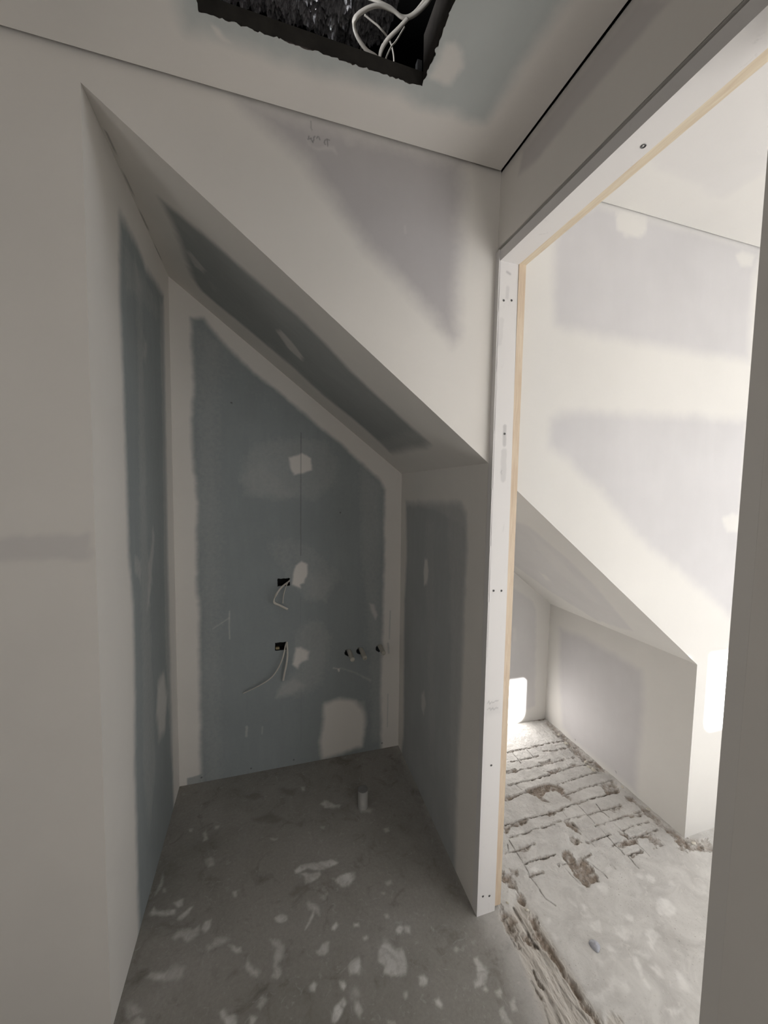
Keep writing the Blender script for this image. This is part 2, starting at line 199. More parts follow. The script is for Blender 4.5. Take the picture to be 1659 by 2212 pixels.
('P',0,1,0.35,0.008,0.02,[-0.4617,0.2284,-0.4389,0.2352,-0.4156,0.2421,-0.3768,0.2356,-0.3765,0.2129,-0.3983,0.1973,-0.4265,0.2075]),
('P',0,1,0.45,0.003,0.003,[-0.1698,-0.0089,-0.1656,-0.0137,-0.1624,-0.0223,-0.1678,-0.0215]),
('P',0,1,0.35,0.005,0.008,[-0.2722,0.1721,-0.2475,0.1717,-0.2487,0.161,-0.2629,0.1586]),
('P',0,1,0.4,0.005,0.008,[-0.2957,0.1383,-0.283,0.1368,-0.2865,0.1283,-0.2941,0.1317]),
('P',0,1,0.3,0.005,0.008,[-0.3317,0.0031,-0.3213,-0.0015,-0.3229,-0.0192,-0.3372,-0.0151]),
('P',0,1,0.3,0.006,0.012,[-0.4551,-0.091,-0.4383,-0.0931,-0.4359,-0.1126,-0.4562,-0.112]),
('P',0,1,0.4,0.005,0.008,[-0.3773,-0.1826,-0.3559,-0.1888,-0.355,-0.1962,-0.3763,-0.19]),
('P',0,1,0.45,0.005,0.008,[-0.9394,0.5652,-0.9309,0.5725,-0.9175,0.5293,-0.9318,0.5253]),
('P',0,1,0.35,0.006,0.01,[-0.918,0.4466,-0.8862,0.4428,-0.8778,0.4093,-0.8985,0.4001]),
('P',0,1,0.4,0.005,0.008,[-0.9979,0.6037,-0.9853,0.6026,-0.9843,0.5851,-0.9947,0.5905]),
('P',0,1,0.4,0.005,0.008,[-0.2127,0.3818,-0.1918,0.3846,-0.1951,0.3669,-0.2125,0.3644]),
('P',0,1,0.35,0.005,0.008,[-0.4709,0.4698,-0.4469,0.4656,-0.4524,0.4495]),
('P',0,1,0.4,0.008,0.02,[-0.4564,0.5806,-0.4249,0.601,-0.3645,0.5476,-0.3737,0.5289,-0.4316,0.5551]),
('P',0,1,0.35,0.005,0.008,[-0.5296,0.7078,-0.5143,0.7068,-0.5167,0.6803,-0.5293,0.6839]),
('P',0,1,0.4,0.005,0.008,[-0.6759,0.4727,-0.6463,0.4631,-0.6514,0.4563,-0.673,0.4636]),
('P',0,1,0.35,0.005,0.008,[-0.8993,0.5908,-0.8793,0.5877,-0.8827,0.5736,-0.8947,0.577]),
('P',0,1,0.3,0.004,0.01,[-0.2926,0.5061,-0.2346,0.4968,-0.242,0.478,-0.2865,0.4836]),
('P',2,1,0.35,0.012,0.015,[-0.7532,0.0814,-0.7389,0.081,-0.7404,0.0667,-0.7506,0.0696]),
('P',2,1,0.35,0.012,0.015,[-0.8504,0.1302,-0.8337,0.1254,-0.8367,0.1167,-0.8494,0.1223]),
('P',2,1,0.35,0.012,0.015,[-0.7833,0.0541,-0.7675,0.053,-0.7701,0.033,-0.801,0.0351,-0.7978,0.0427]),
('P',2,1,0.35,0.012,0.015,[-0.8347,0.0654,-0.8264,0.0595,-0.8268,0.046,-0.8339,0.0514]),
('P',2,1,0.35,0.012,0.015,[-0.7533,0.5883,-0.6591,0.5886,-0.6079,0.5342,-0.6805,0.5418]),
('P',2,1,0.35,0.012,0.015,[-0.7915,0.7264,-0.7251,0.7387,-0.7021,0.6938,-0.746,0.6838]),
('P',2,1,0.35,0.012,0.015,[-0.634,0.721,-0.5533,0.7064,-0.5673,0.6712,-0.6236,0.687]),
('P',2,1,0.35,0.012,0.015,[-0.6132,0.2339,-0.5409,0.2498,-0.5436,0.223,-0.5972,0.2117]),
('P',0,1,0.6,0.006,0.01,[0.6248,-0.1551,0.6573,-0.151,0.6801,-0.1709,0.6773,-0.1918,0.6598,-0.2037,0.6325,-0.2063,0.5981,-0.1922,0.6046,-0.171]),
('P',0,1,0.6,0.006,0.01,[0.6749,-0.0804,0.7006,-0.0777,0.7078,-0.0923,0.6987,-0.1068,0.6804,-0.1088,0.6684,-0.0933]),
('P',0,1,0.6,0.006,0.01,[0.6436,-0.0564,0.6646,-0.0547,0.6653,-0.0727,0.6471,-0.0799,0.6394,-0.0653]),
('P',0,1,0.6,0.006,0.01,[0.4832,-0.1614,0.5035,-0.161,0.5107,-0.1733,0.4924,-0.1803,0.4769,-0.1718]),
('P',0,1,0.5,0.006,0.02,[0.3518,-0.1479,0.3774,-0.1493,0.3736,-0.1737,0.3603,-0.1889,0.347,-0.1737,0.3437,-0.1613]),
('P',0,1,0.5,0.006,0.02,[0.4097,-0.1802,0.4394,-0.1829,0.4512,-0.2037,0.4337,-0.2119,0.415,-0.2046,0.4051,-0.1942]),
('P',0,1,0.6,0.006,0.02,[0.5121,-0.2174,0.5365,-0.2225,0.5389,-0.2403,0.512,-0.2547,0.4828,-0.2712,0.4781,-0.2557,0.5036,-0.2376]),
('P',0,1,0.6,0.006,0.01,[0.3973,-0.2637,0.4099,-0.264,0.4082,-0.2869,0.3979,-0.2953,0.3852,-0.2933,0.3835,-0.2798]),
('P',0,1,0.6,0.006,0.01,[0.3842,-0.2962,0.395,-0.2977,0.3906,-0.3076,0.3785,-0.3072]),
('P',0,1,0.6,0.006,0.01,[0.3766,-0.3129,0.3868,-0.3127,0.3856,-0.3278,0.3765,-0.3312,0.372,-0.3208]),
('P',0,1,0.55,0.006,0.01,[0.431,-0.2935,0.4492,-0.2955,0.4528,-0.3128,0.4427,-0.3226,0.4326,-0.3165]),
('P',0,1,0.5,0.008,0.015,[0.5049,-0.3246,0.511,-0.3392,0.5044,-0.3621,0.4885,-0.3696,0.4757,-0.3569]),
('P',0,1,0.55,0.006,0.01,[0.3427,-0.2131,0.359,-0.2124,0.3625,-0.226,0.3571,-0.2332,0.3405,-0.2249]),
('P',0,1,0.6,0.006,0.01,[0.277,0.0686,0.2962,0.0709,0.3062,0.0577,0.2901,0.052,0.2745,0.058]),
('P',0,1,0.5,0.01,0.02,[0.1967,-0.294,0.2263,-0.2967,0.2761,-0.2807,0.2975,-0.2743,0.2843,-0.2954,0.2337,-0.3163,0.2077,-0.3059]),
('P',0,1,0.5,0.01,0.02,[0.2971,-0.2837,0.3267,-0.2922,0.3229,-0.3126,0.302,-0.3141,0.2891,-0.2998]),
('P',0,1,0.55,0.008,0.02,[0.3838,-0.3878,0.4182,-0.3839,0.4456,-0.389,0.4219,-0.3988,0.3837,-0.3986]),
('P',0,1,0.5,0.006,0.01,[0.3663,-0.0941,0.38,-0.0915,0.3763,-0.1056,0.3627,-0.1093]),
('P',0,1,0.5,0.006,0.01,[0.2142,-0.0964,0.2288,-0.0945,0.2255,-0.1076,0.2124,-0.1079]),
('P',0,1,0.5,0.008,0.015,[0.4761,-0.0529,0.5061,-0.047,0.5102,-0.0768,0.4924,-0.088,0.4665,-0.0736]),
('P',0,1,0.55,0.006,0.01,[0.4054,-0.0231,0.4257,-0.0385,0.4168,-0.0478,0.4057,-0.0352]),
('P',0,1,0.5,0.006,0.012,[0.3343,-0.0631,0.3505,-0.0787,0.343,-0.0896,0.3298,-0.0772]),
('P',0,1,0.5,0.006,0.012,[0.5562,-0.0109,0.584,-0.0084,0.5859,-0.0297,0.5584,-0.0321,0.5443,-0.0281]),
('P',0,1,0.4,0.008,0.02,[0.2917,-0.223,0.3084,-0.2313,0.2907,-0.253,0.2782,-0.2461]),
('P',0,1,0.4,0.006,0.01,[0.7382,-0.1132,0.7592,-0.1168,0.7496,-0.1286,0.7312,-0.1233]),
('P',0,1,0.5,0.006,0.01,[0.3483,-0.1185,0.3653,-0.1234,0.3653,-0.1316,0.3511,-0.1267]),
('P',0,1,0.45,0.01,0.02,[0.4213,-0.25,0.4598,-0.2575,0.4448,-0.274,0.4224,-0.271,0.413,-0.2614]),
('P',0,1,0.4,0.006,0.01,[0.2018,-0.1358,0.2139,-0.1393,0.2171,-0.1588,0.2026,-0.1583]),
('P',3,1,0.5,0.008,0.015,[0.2033,-0.3409,0.2283,-0.3386,0.2491,-0.3487,0.2355,-0.3688,0.1908,-0.361]),
('P',2,1,0.18,0.03,0.02,[0.5626,-0.2242,0.6095,-0.253,0.6286,-0.2955,0.5701,-0.3203,0.5128,-0.2833,0.5125,-0.2327]),
('P',2,1,0.3,0.02,0.02,[0.4133,-0.2784,0.4424,-0.2801,0.4287,-0.2994,0.4032,-0.2952]),
('P',1,1,0.95,0.006,0.014,[0.512,0.3987,0.5579,0.4107,0.6241,0.4092,0.6827,0.3885,0.6924,0.3564,0.6753,0.3206,0.6575,0.3256,0.6503,0.3599,0.5907,0.3685,0.5524,0.3394,0.566,0.3124,0.5321,0.3144,0.5281,0.354,0.5171,0.3769]),
('P',1,1,0.8,0.006,0.014,[0.3827,0.387,0.4352,0.3919,0.4603,0.3873,0.4177,0.3771,0.381,0.3643,0.3695,0.3676]),
('P',1,1,0.8,0.006,0.014,[0.3315,0.2642,0.3755,0.2619,0.4091,0.2626,0.389,0.2446,0.3452,0.247,0.3038,0.2521]),
('P',1,1,0.8,0.006,0.014,[0.2904,0.2559,0.321,0.2538,0.2995,0.2275,0.2703,0.217,0.2722,0.2289]),
('P',1,1,0.85,0.006,0.014,[0.8706,0.2942,0.9644,0.2928,0.9497,0.2761,0.8648,0.2739]),
('P',1,1,0.5,0.006,0.014,[0.8826,0.3284,0.9659,0.331,0.9618,0.2978,0.88,0.2956]),
('P',1,1,0.85,0.006,0.014,[0.9451,0.2371,0.9709,0.222,0.9591,0.202,0.9353,0.2049]),
('P',1,1,0.7,0.008,0.02,[0.9503,0.2045,0.9735,0.1532,0.9641,0.0856,0.9722,0.0633,0.9756,0.0111,0.9833,-0.0095,0.9566,-0.0435,0.9275,-0.0236,0.9387,0.0216,0.9396,0.0725,0.9359,0.135,0.9401,0.1699]),
('P',1,1,0.8,0.006,0.014,[0.8568,0.1503,0.9198,0.1467,0.94,0.1445,0.9015,0.1377,0.8533,0.1408]),
('P',1,1,0.85,0.006,0.014,[0.6771,0.0533,0.7413,0.0621,0.7804,0.054,0.7642,0.0345,0.7231,0.0344,0.6875,0.0445]),
('P',1,1,0.8,0.006,0.014,[0.7443,0.1018,0.7653,0.0831,0.7491,0.0629,0.7442,0.0891]),
('P',1,1,0.8,0.006,0.014,[0.7913,0.0633,0.8476,0.063,0.8712,0.0532,0.812,0.0512,0.7883,0.0549]),
('P',1,1,0.45,0.015,0.02,[0.8505,0.0654,0.876,0.0455,0.8676,0.0112,0.8252,0.0054,0.843,0.0363]),
('P',1,1,0.8,0.006,0.014,[0.5539,0.2014,0.5866,0.1922,0.5935,0.1703,0.5859,0.1339,0.5737,0.1564,0.5529,0.1851]),
('P',1,1,0.7,0.006,0.014,[0.5288,0.1438,0.551,0.1251,0.5535,0.1002,0.5234,0.1028,0.5205,0.1277]),
('P',1,1,0.95,0.006,0.014,[0.4377,0.0923,0.4759,0.0929,0.4704,0.0662,0.4689,0.0447,0.5016,0.0463,0.5116,0.006,0.4993,-0.0213,0.4907,-0.0387,0.4479,-0.0458,0.426,-0.0443,0.4192,-0.0084,0.4216,0.0264,0.4213,0.0529]),
('P',1,1,0.7,0.006,0.014,[0.2803,0.1484,0.3312,0.1514,0.3304,0.1342,0.2914,0.1226]),
('P',1,1,0.5,0.006,0.014,[0.3314,0.0892,0.3834,0.0937,0.41,0.0889,0.3424,0.0807]),
('P',1,1,0.7,0.006,0.014,[0.5102,0.262,0.5894,0.2649,0.6038,0.2572,0.5437,0.2526,0.5142,0.2503]),
('P',1,1,0.8,0.006,0.014,[0.1656,0.0839,0.1879,0.0675,0.1936,0.0364,0.1795,0.0168,0.1534,0.0336,0.1488,0.0589]),
('P',1,1,0.5,0.006,0.014,[0.1902,0.0871,0.225,0.0721,0.2129,0.0554,0.1926,0.0662]),
('P',1,1,0.7,0.006,0.014,[0.1767,0.0129,0.1952,-0.0061,0.1902,-0.0271,0.171,-0.0172]),
('P',1,1,0.7,0.006,0.014,[0.6926,0.5422,0.7692,0.5359,0.7722,0.5201,0.7027,0.5246]),
('P',1,1,0.7,0.006,0.014,[0.6936,0.4746,0.7745,0.4757,0.7743,0.4662,0.697,0.4598]),
('P',1,1,0.6,0.006,0.014,[0.4913,0.5356,0.5417,0.5309,0.5398,0.5174,0.487,0.5183]),
('P',1,1,0.6,0.006,0.014,[0.8978,0.6061,0.9499,0.6051,0.9436,0.5934,0.9001,0.5889]),
('P',1,1,0.5,0.006,0.014,[0.7775,0.6011,0.8582,0.6005,0.904,0.5933,0.8155,0.5907]),
('P',1,1,0.7,0.006,0.014,[0.9577,0.4295,0.9899,0.4158,0.9849,0.4029,0.9514,0.4029]),
('P',1,1,0.6,0.006,0.014,[0.8443,0.4804,0.8816,0.4848,0.8773,0.4712,0.8416,0.4685]),
('P',1,1,0.5,0.012,0.015,[0.8112,0.2025,0.8725,0.2037,0.8714,0.1892,0.8158,0.1795]),
('P',1,1,0.7,0.006,0.014,[0.6884,0.0043,0.7332,0.0084,0.7508,0.0063,0.7033,0.0]),
('P',1,1,0.5,0.006,0.014,[0.6691,0.3303,0.6932,0.3077,0.6647,0.2847,0.6581,0.3097]),
('P',1,1,0.6,0.006,0.014,[0.9514,0.8788,1.0064,0.8808,1.0022,0.8579,0.9646,0.8473,0.9019,0.8645]),
('P',1,1,0.7,0.008,0.015,[0.9633,-0.0338,1.0219,-0.0385,1.0506,-0.0585,1.0227,-0.0766,0.9883,-0.0611,0.9507,-0.0476]),
('P',1,1,0.4,0.015,0.02,[0.9224,-0.0221,0.9772,-0.0139,1.0826,-0.0377,1.0443,-0.0626,0.9413,-0.0392]),
('P',1,1,0.35,0.02,0.02,[1.2737,0.6318,0.9988,0.6587,0.9471,0.4567,1.003,0.4121,0.9591,0.5036,0.9659,0.5653]),
('P',1,1,0.5,0.012,0.015,[0.9975,0.8522,0.9928,0.6723,0.9727,0.4999,1.0095,0.4103,0.9708,0.3975,0.9225,0.4834,0.9444,0.6385,0.9711,0.8319]),
('P',1,1,0.85,0.006,0.014,[0.1691,0.0022,0.1902,-0.0129,0.1853,-0.0336,0.1669,-0.037,0.1601,-0.0176]),
('P',1,1,0.85,0.008,0.015,[0.1121,-0.1175,0.1346,-0.1202,0.1318,-0.1488,0.121,-0.1564,0.1047,-0.1338]),
('P',1,1,0.5,0.012,0.02,[0.0891,-0.0147,0.1053,-0.0363,0.1078,-0.0618,0.0964,-0.1055,0.0687,-0.1306,0.066,-0.1005,0.0739,-0.0601,0.0705,-0.0429]),
('P',1,1,0.85,0.006,0.008,[0.1759,-0.0732,0.1712,-0.1117,0.172,-0.1384,0.1768,-0.1653,0.1747,-0.1961,0.1779,-0.2302,0.1787,-0.2649,0.1767,-0.2911,0.1849,-0.3541,0.1748,-0.3512,0.1616,-0.3067,0.1605,-0.2596,0.1614,-0.2222,0.1555,-0.1906,0.1492,-0.1574,0.1556,-0.1187,0.164,-0.082]),
('P',1,1,0.6,0.01,0.015,[0.1811,-0.0664,0.1817,-0.0789,0.1653,-0.1253,0.1619,-0.1538,0.1475,-0.1351,0.1614,-0.0852]),
('P',1,1,0.8,0.005,0.006,[0.0825,-0.2026,0.0813,-0.2244,0.0858,-0.241,0.0773,-0.2294]),
('P',1,1,0.6,0.006,0.01,[0.0619,-0.2431,0.0682,-0.2626,0.0586,-0.2796,0.0539,-0.2641]),
('P',3,1,0.6,0.015,0.012,[0.0666,-0.0336,0.1005,-0.0433,0.1803,-0.019,0.1835,-0.1152,0.1914,-0.2562,0.1917,-0.3561,0.0368,-0.3163,0.059,-0.2241,0.0645,-0.1365,0.0736,-0.068]),
('L',2,1,0.9,0.003,0.004,[0.1316,-0.0354,0.1316,-0.0846,0.1292,-0.1335,0.1335,-0.1529]),
('L',2,1,0.9,0.003,0.003,[0.085,-0.0512,0.0851,-0.0869,0.0859,-0.1099]),
('L',2,1,0.9,0.003,0.003,[0.0681,-0.0973,0.0672,-0.1193,0.0696,-0.1327]),
('L',2,1,0.45,0.003,0.003,[0.1358,-0.1499,0.134,-0.1878,0.1317,-0.2296,0.1361,-0.2764,0.1463,-0.3134,0.1521,-0.3435]),
('L',2,1,0.7,0.003,0.004,[0.0827,-0.1994,0.0842,-0.2375,0.0836,-0.2756,0.0779,-0.322]),
('L',2,1,0.5,0.003,0.003,[0.0573,-0.2205,0.0597,-0.2514,0.0586,-0.2796,0.0477,-0.3132]),
('L',2,1,0.5,0.003,0.003,[0.1847,-0.2875,0.1852,-0.3192,0.1892,-0.3501]),
('L',2,1,0.7,0.0024,0.002,[0.5813,0.6554,0.6944,0.6512,0.8181,0.6561,0.9569,0.6525]),
('L',2,1,0.8,0.0024,0.0024,[0.5338,0.5863,0.692,0.5828,0.7292,0.5881]),
('L',2,1,0.6,0.0024,0.0021,[0.487,0.5183,0.6766,0.5221,0.7722,0.5201,0.9087,0.5228]),
('L',2,1,0.7,0.0024,0.002,[0.4363,0.4447,0.4977,0.4488,0.619,0.4499,0.8236,0.4668,0.9339,0.4604]),
('L',2,1,0.8,0.0024,0.0024,[0.3854,0.3707,0.4506,0.3836,0.542,0.3902]),
('L',2,1,0.6,0.0024,0.0021,[0.6827,0.3885,0.7917,0.3973,0.8917,0.401,0.981,0.3993]),
('L',2,1,0.7,0.0024,0.002,[0.6547,0.3225,0.7469,0.3329,0.858,0.3353,0.967,0.3395]),
('L',2,1,0.8,0.0024,0.0024,[0.5078,0.2591,0.5976,0.2662,0.717,0.27,0.8417,0.274,0.9432,0.2738]),
('L',2,1,0.6,0.0024,0.0021,[0.5104,0.2137,0.6015,0.2084,0.6838,0.206,0.7854,0.2061,0.8757,0.2065]),
('L',2,1,0.7,0.0024,0.002,[0.2761,0.203,0.3985,0.2059,0.5089,0.2041]),
('L',2,1,0.8,0.0024,0.0024,[0.2969,0.2607,0.4091,0.2626,0.5078,0.2591]),
('L',2,1,0.6,0.0024,0.0021,[0.669,0.149,0.7642,0.1522,0.8456,0.1534,0.9275,0.1531]),
('L',2,1,0.7,0.0024,0.002,[0.7711,0.1006,0.8479,0.1051,0.9123,0.1037]),
('L',2,1,0.8,0.0024,0.0024,[0.574,0.0944,0.6423,0.0962,0.694,0.1002]),
('L',2,1,0.6,0.0024,0.0021,[0.7543,0.0614,0.8394,0.0622,0.9161,0.0628]),
('L',2,1,0.7,0.0024,0.002,[0.2124,0.1451,0.2853,0.147,0.3603,0.149]),
('L',2,1,0.8,0.0024,0.0024,[0.2679,0.0912,0.3447,0.0909,0.41,0.0889]),
('L',2,1,0.6,0.0024,0.0021,[0.3926,0.0477,0.4738,0.0433,0.5439,0.0509]),
('L',2,1,0.7,0.0024,0.002,[0.2548,0.0434,0.313,0.0445]),
('L',2,1,0.8,0.0024,0.0024,[0.6884,0.0043,0.7585,0.007]),
('L',2,1,0.6,0.0024,0.0021,[0.6669,0.0562,0.7231,0.0581]),
('L',2,1,0.7,0.0024,0.002,[0.6946,0.6402,0.6953,0.587]),
('L',2,1,0.8,0.0024,0.0024,[0.6051,0.6542,0.5969,0.5638]),
('L',2,1,0.6,0.0024,0.0021,[0.2691,0.1928,0.2649,0.1191,0.2579,0.0401,0.2574,-0.0375,0.2746,-0.0687]),
('L',2,1,0.7,0.0024,0.002,[0.6825,0.2646,0.6838,0.206,0.6794,0.1593]),
('L',2,1,0.8,0.0024,0.0024,[0.5866,0.1922,0.5907,0.1389,0.5889,0.0962,0.5908,0.0719]),
('L',2,1,0.6,0.0024,0.0021,[0.6798,0.1459,0.6782,0.1046,0.6771,0.0533,0.6759,0.0106]),
('L',2,1,0.7,0.0024,0.002,[0.7612,0.1429,0.7656,0.0957,0.7695,0.039,0.7678,-0.0239]),
('L',2,1,0.8,0.0024,0.0024,[0.769,0.2403,0.7625,0.2053,0.7673,0.1685]),
('L',2,1,0.6,0.0024,0.0021,[0.403,0.0527,0.4088,-0.0005,0.4178,-0.0467]),
('L',2,1,0.7,0.0024,0.002,[0.4789,0.4328,0.488,0.4054]),
('L',2,1,0.8,0.0024,0.0024,[0.5136,0.0266,0.528,-0.0142,0.5312,-0.0404]),
('L',2,1,0.6,0.0024,0.0021,[0.5905,0.0155,0.5937,-0.0226]),
('L',2,1,0.7,0.0024,0.002,[0.6836,0.0001,0.68,-0.0472]),
('L',2,1,0.8,0.0024,0.0024,[0.2537,0.1793,0.2354,0.1441]),
('L',2,1,0.6,0.0024,0.0021,[0.5924,0.2604,0.5845,0.2201]),
('L',1,1,0.35,0.012,0.004,[0.5813,0.6554,0.6944,0.6512,0.8181,0.6561,0.9569,0.6525]),
('L',1,1,0.35,0.012,0.004,[0.5338,0.5863,0.692,0.5828,0.7292,0.5881]),
('L',1,1,0.35,0.012,0.004,[0.487,0.5183,0.6766,0.5221,0.7722,0.5201,0.9087,0.5228]),
('L',1,1,0.35,0.012,0.004,[0.4363,0.4447,0.4977,0.4488,0.619,0.4499,0.8236,0.4668,0.9339,0.4604]),
('L',1,1,0.35,0.012,0.004,[0.3854,0.3707,0.4506,0.3836,0.542,0.3902]),
('L',1,1,0.35,0.012,0.004,[0.6827,0.3885,0.7917,0.3973,0.8917,0.401,0.981,0.3993]),
('L',1,1,0.35,0.012,0.004,[0.6547,0.3225,0.7469,0.3329,0.858,0.3353,0.967,0.3395]),
('L',1,1,0.35,0.012,0.004,[0.5078,0.2591,0.5976,0.2662,0.717,0.27,0.8417,0.274,0.9432,0.2738]),
('L',1,1,0.35,0.012,0.004,[0.5104,0.2137,0.6015,0.2084,0.6838,0.206,0.7854,0.2061,0.8757,0.2065]),
('L',1,1,0.35,0.012,0.004,[0.2761,0.203,0.3985,0.2059,0.5089,0.2041]),
('L',1,1,0.35,0.012,0.004,[0.2969,0.2607,0.4091,0.2626,0.5078,0.2591]),
('L',1,1,0.35,0.012,0.004,[0.669,0.149,0.7642,0.1522,0.8456,0.1534,0.9275,0.1531]),
('L',1,1,0.35,0.012,0.004,[0.7711,0.1006,0.8479,0.1051,0.9123,0.1037]),
('L',1,1,0.35,0.012,0.004,[0.574,0.0944,0.6423,0.0962,0.694,0.1002]),
('L',1,1,0.35,0.012,0.004,[0.7543,0.0614,0.8394,0.0622,0.9161,0.0628]),
('L',1,1,0.35,0.012,0.004,[0.2124,0.1451,0.2853,0.147,0.3603,0.149]),
('L',1,1,0.35,0.012,0.004,[0.2679,0.0912,0.3447,0.0909,0.41,0.0889]),
('L',1,1,0.35,0.012,0.004,[0.3926,0.0477,0.4738,0.0433,0.5439,0.0509]),
('L',1,1,0.35,0.012,0.004,[0.2548,0.0434,0.313,0.0445]),
('L',1,1,0.35,0.012,0.004,[0.6884,0.0043,0.7585,0.007]),
('L',1,1,0.35,0.012,0.004,[0.6669,0.0562,0.7231,0.0581])],
'jamb': [
('L',2,1,0.18,0.006,0.01,[0.0315,1.5635,0.0319,1.4765]),
('L',2,1,0.3,0.006,0.006,[0.0313,1.6424,0.0322,1.5851]),
('L',2,1,0.4,0.006,0.003,[0.0205,2.1072,0.0321,2.1024]),
('L',2,1,0.15,0.006,0.006,[0.0259,2.0605,0.0238,2.0329]),
('L',2,1,0.1,0.006,0.01,[0.0058,1.9619,0.0006,1.8924]),
('P',2,1,0.12,0.01,0.008,[0.0048,0.7461,0.0429,0.7466,0.0463,0.7081,0.003,0.7056]),
('L',2,1,0.35,0.0015,0.0015,[0.0031,0.7463,0.0079,0.755,0.0118,0.7434,0.0184,0.7503,0.022,0.7466,0.0323,0.7498,0.0445,0.7495]),
('L',2,1,0.35,0.0015,0.0015,[0.0038,0.7274,0.0124,0.7292,0.0161,0.7223,0.0227,0.7292,0.0282,0.722,0.0367,0.7286,0.0438,0.7243]),
('L',2,1,0.3,0.001,0.001,[0.0273,1.5055,0.0226,1.4981,0.0263,1.4909])]}
SCREWS_J = [(0.012, 2.0214), (0.0397, 2.0256), (0.0314, 1.6185), (0.0104, 1.1199), (0.0395, 1.1181), (0.0256, 0.5313), (0.0124, 0.0693), (0.0376, 0.0631)]
FLAKE = [(0.3173, -0.188, 0), (0.3046, -0.2205, 0)]


# ------------------------------------------------------------------ helpers
def vnoise(x, y, seed=0):
    xi = np.floor(x).astype(np.int64); yi = np.floor(y).astype(np.int64)
    xf = x-xi; yf = y-yi
    def h(a, b):
        n = (a*374761393 + b*668265263 + seed*1274126177) & 0x7fffffff
        n = ((n ^ (n >> 13))*1103515245) & 0x7fffffff
        n = (n ^ (n >> 16))
        return (n & 0xffff)/65535.0
    u = xf*xf*(3-2*xf); v = yf*yf*(3-2*yf)
    return (h(xi, yi)*(1-u)+h(xi+1, yi)*u)*(1-v) + (h(xi, yi+1)*(1-u)+h(xi+1, yi+1)*u)*v
def fbm(x, y, f, seed=0, o=3):
    s = 0; a = 1; t = 0
    for k in range(o):
        s = s + a*(vnoise(x*f, y*f, seed+k*17)-0.5)*2; t += a; a *= 0.55; f *= 2.1
    return s/t

def seg_dist(px, py, ax, ay, bx, by):
    dx, dy = bx-ax, by-ay
    t = np.clip(((px-ax)*dx+(py-ay)*dy)/(dx*dx+dy*dy+1e-12), 0, 1)
    return np.hypot(px-ax-t*dx, py-ay-t*dy)

def paint(u, v, ops, base=1.0):
    M = np.zeros((len(u), 4)); M[:, 0] = base
    for op in ops:
        k, ch, val, al, soft, wd, pts = op
        P = np.array(pts).reshape(-1, 2)
        if k == 'P' and al == 1 and soft > 0.009 and ch == 0: soft *= 1.7; wd *= 0.6
        if k == 'P' and al < 0.31 and u.max() < 0.2: soft *= 2.0
        pad = soft+wd+0.02
        sel = np.where((u > P[:, 0].min()-pad) & (u < P[:, 0].max()+pad) & (v > P[:, 1].min()-pad) & (v < P[:, 1].max()+pad))[0]
        if not len(sel): continue
        uu, vv = u[sel], v[sel]
        if k == 'P':
            wu = uu + wd*fbm(uu, vv, 26, 3, 4); wv = vv + wd*fbm(uu, vv, 26, 91, 4)
            d = np.full(len(uu), 9.0); inside = np.zeros(len(uu), bool)
            n = len(P)
            for i in range(n):
                ax, ay = P[i]; bx, by = P[(i+1) % n]
                d = np.minimum(d, seg_dist(wu, wv, ax, ay, bx, by))
                c = (ay > wv) != (by > wv)
                if by != ay:
                    inside ^= c & (wu < (bx-ax)*(wv-ay)/(by-ay)+ax)
            sd = np.where(inside, d, -d)
            m = np.clip(sd/max(soft, 1e-4)*0.5+0.5, 0, 1)
        else:
            if ch == 2 and wd > 0.0019 and al < 0.95 and al > 0.4 and u.max() > 1.0 and wd < 0.0045:
                wu = uu + 0.004*fbm(uu, vv, 30, 5, 4); wv = vv + 0.004*fbm(uu, vv, 30, 8, 4)
            else:
                wu = uu + 0.3*wd*fbm(uu, vv, 60, 5); wv = vv + 0.3*wd*fbm(uu, vv, 60, 8)
            d = np.full(len(uu), 9.0)
            for i in range(len(P)-1):
                d = np.minimum(d, seg_dist(wu, wv, *P[i], *P[i+1]))
            m = np.clip((wd-d)/max(soft, 1e-4)+0.5, 0, 1)
        m = m*m*(3-2*m)*al
        M[sel, ch] = M[sel, ch]*(1-m)+val*m
    return M

def mesh_from(name, V, F, mats, mask=None, smooth=False, mi=None):
    me = bpy.data.meshes.new(name)
    me.from_pydata(V.tolist() if hasattr(V, 'tolist') else V, [], F)
    for m in mats: me.materials.append(m)
    if mask is not None:
        a = me.attributes.new('mask', 'FLOAT_COLOR', 'POINT')
        a.data.foreach_set('color', np.asarray(mask, dtype=np.float32).ravel())
    if smooth: me.shade_smooth()
    if mi is not None: me.polygons.foreach_set('material_index', np.array(mi, dtype=np.int32))
    me.update()
    return me

def link(name, me, parent=None, kind=None, label=None, cat=None, group=None, loc=None):
    o = bpy.data.objects.new(name, me); scene.collection.objects.link(o)
    if loc: o.location = loc
    if parent: o.parent = parent
    if kind: o['kind'] = kind
    if label: o['label'] = label
    if cat: o['category'] = cat
    if group: o['group'] = group
    return o

def empty(name, loc, **k):
    return link(name, None, loc=loc, **k)

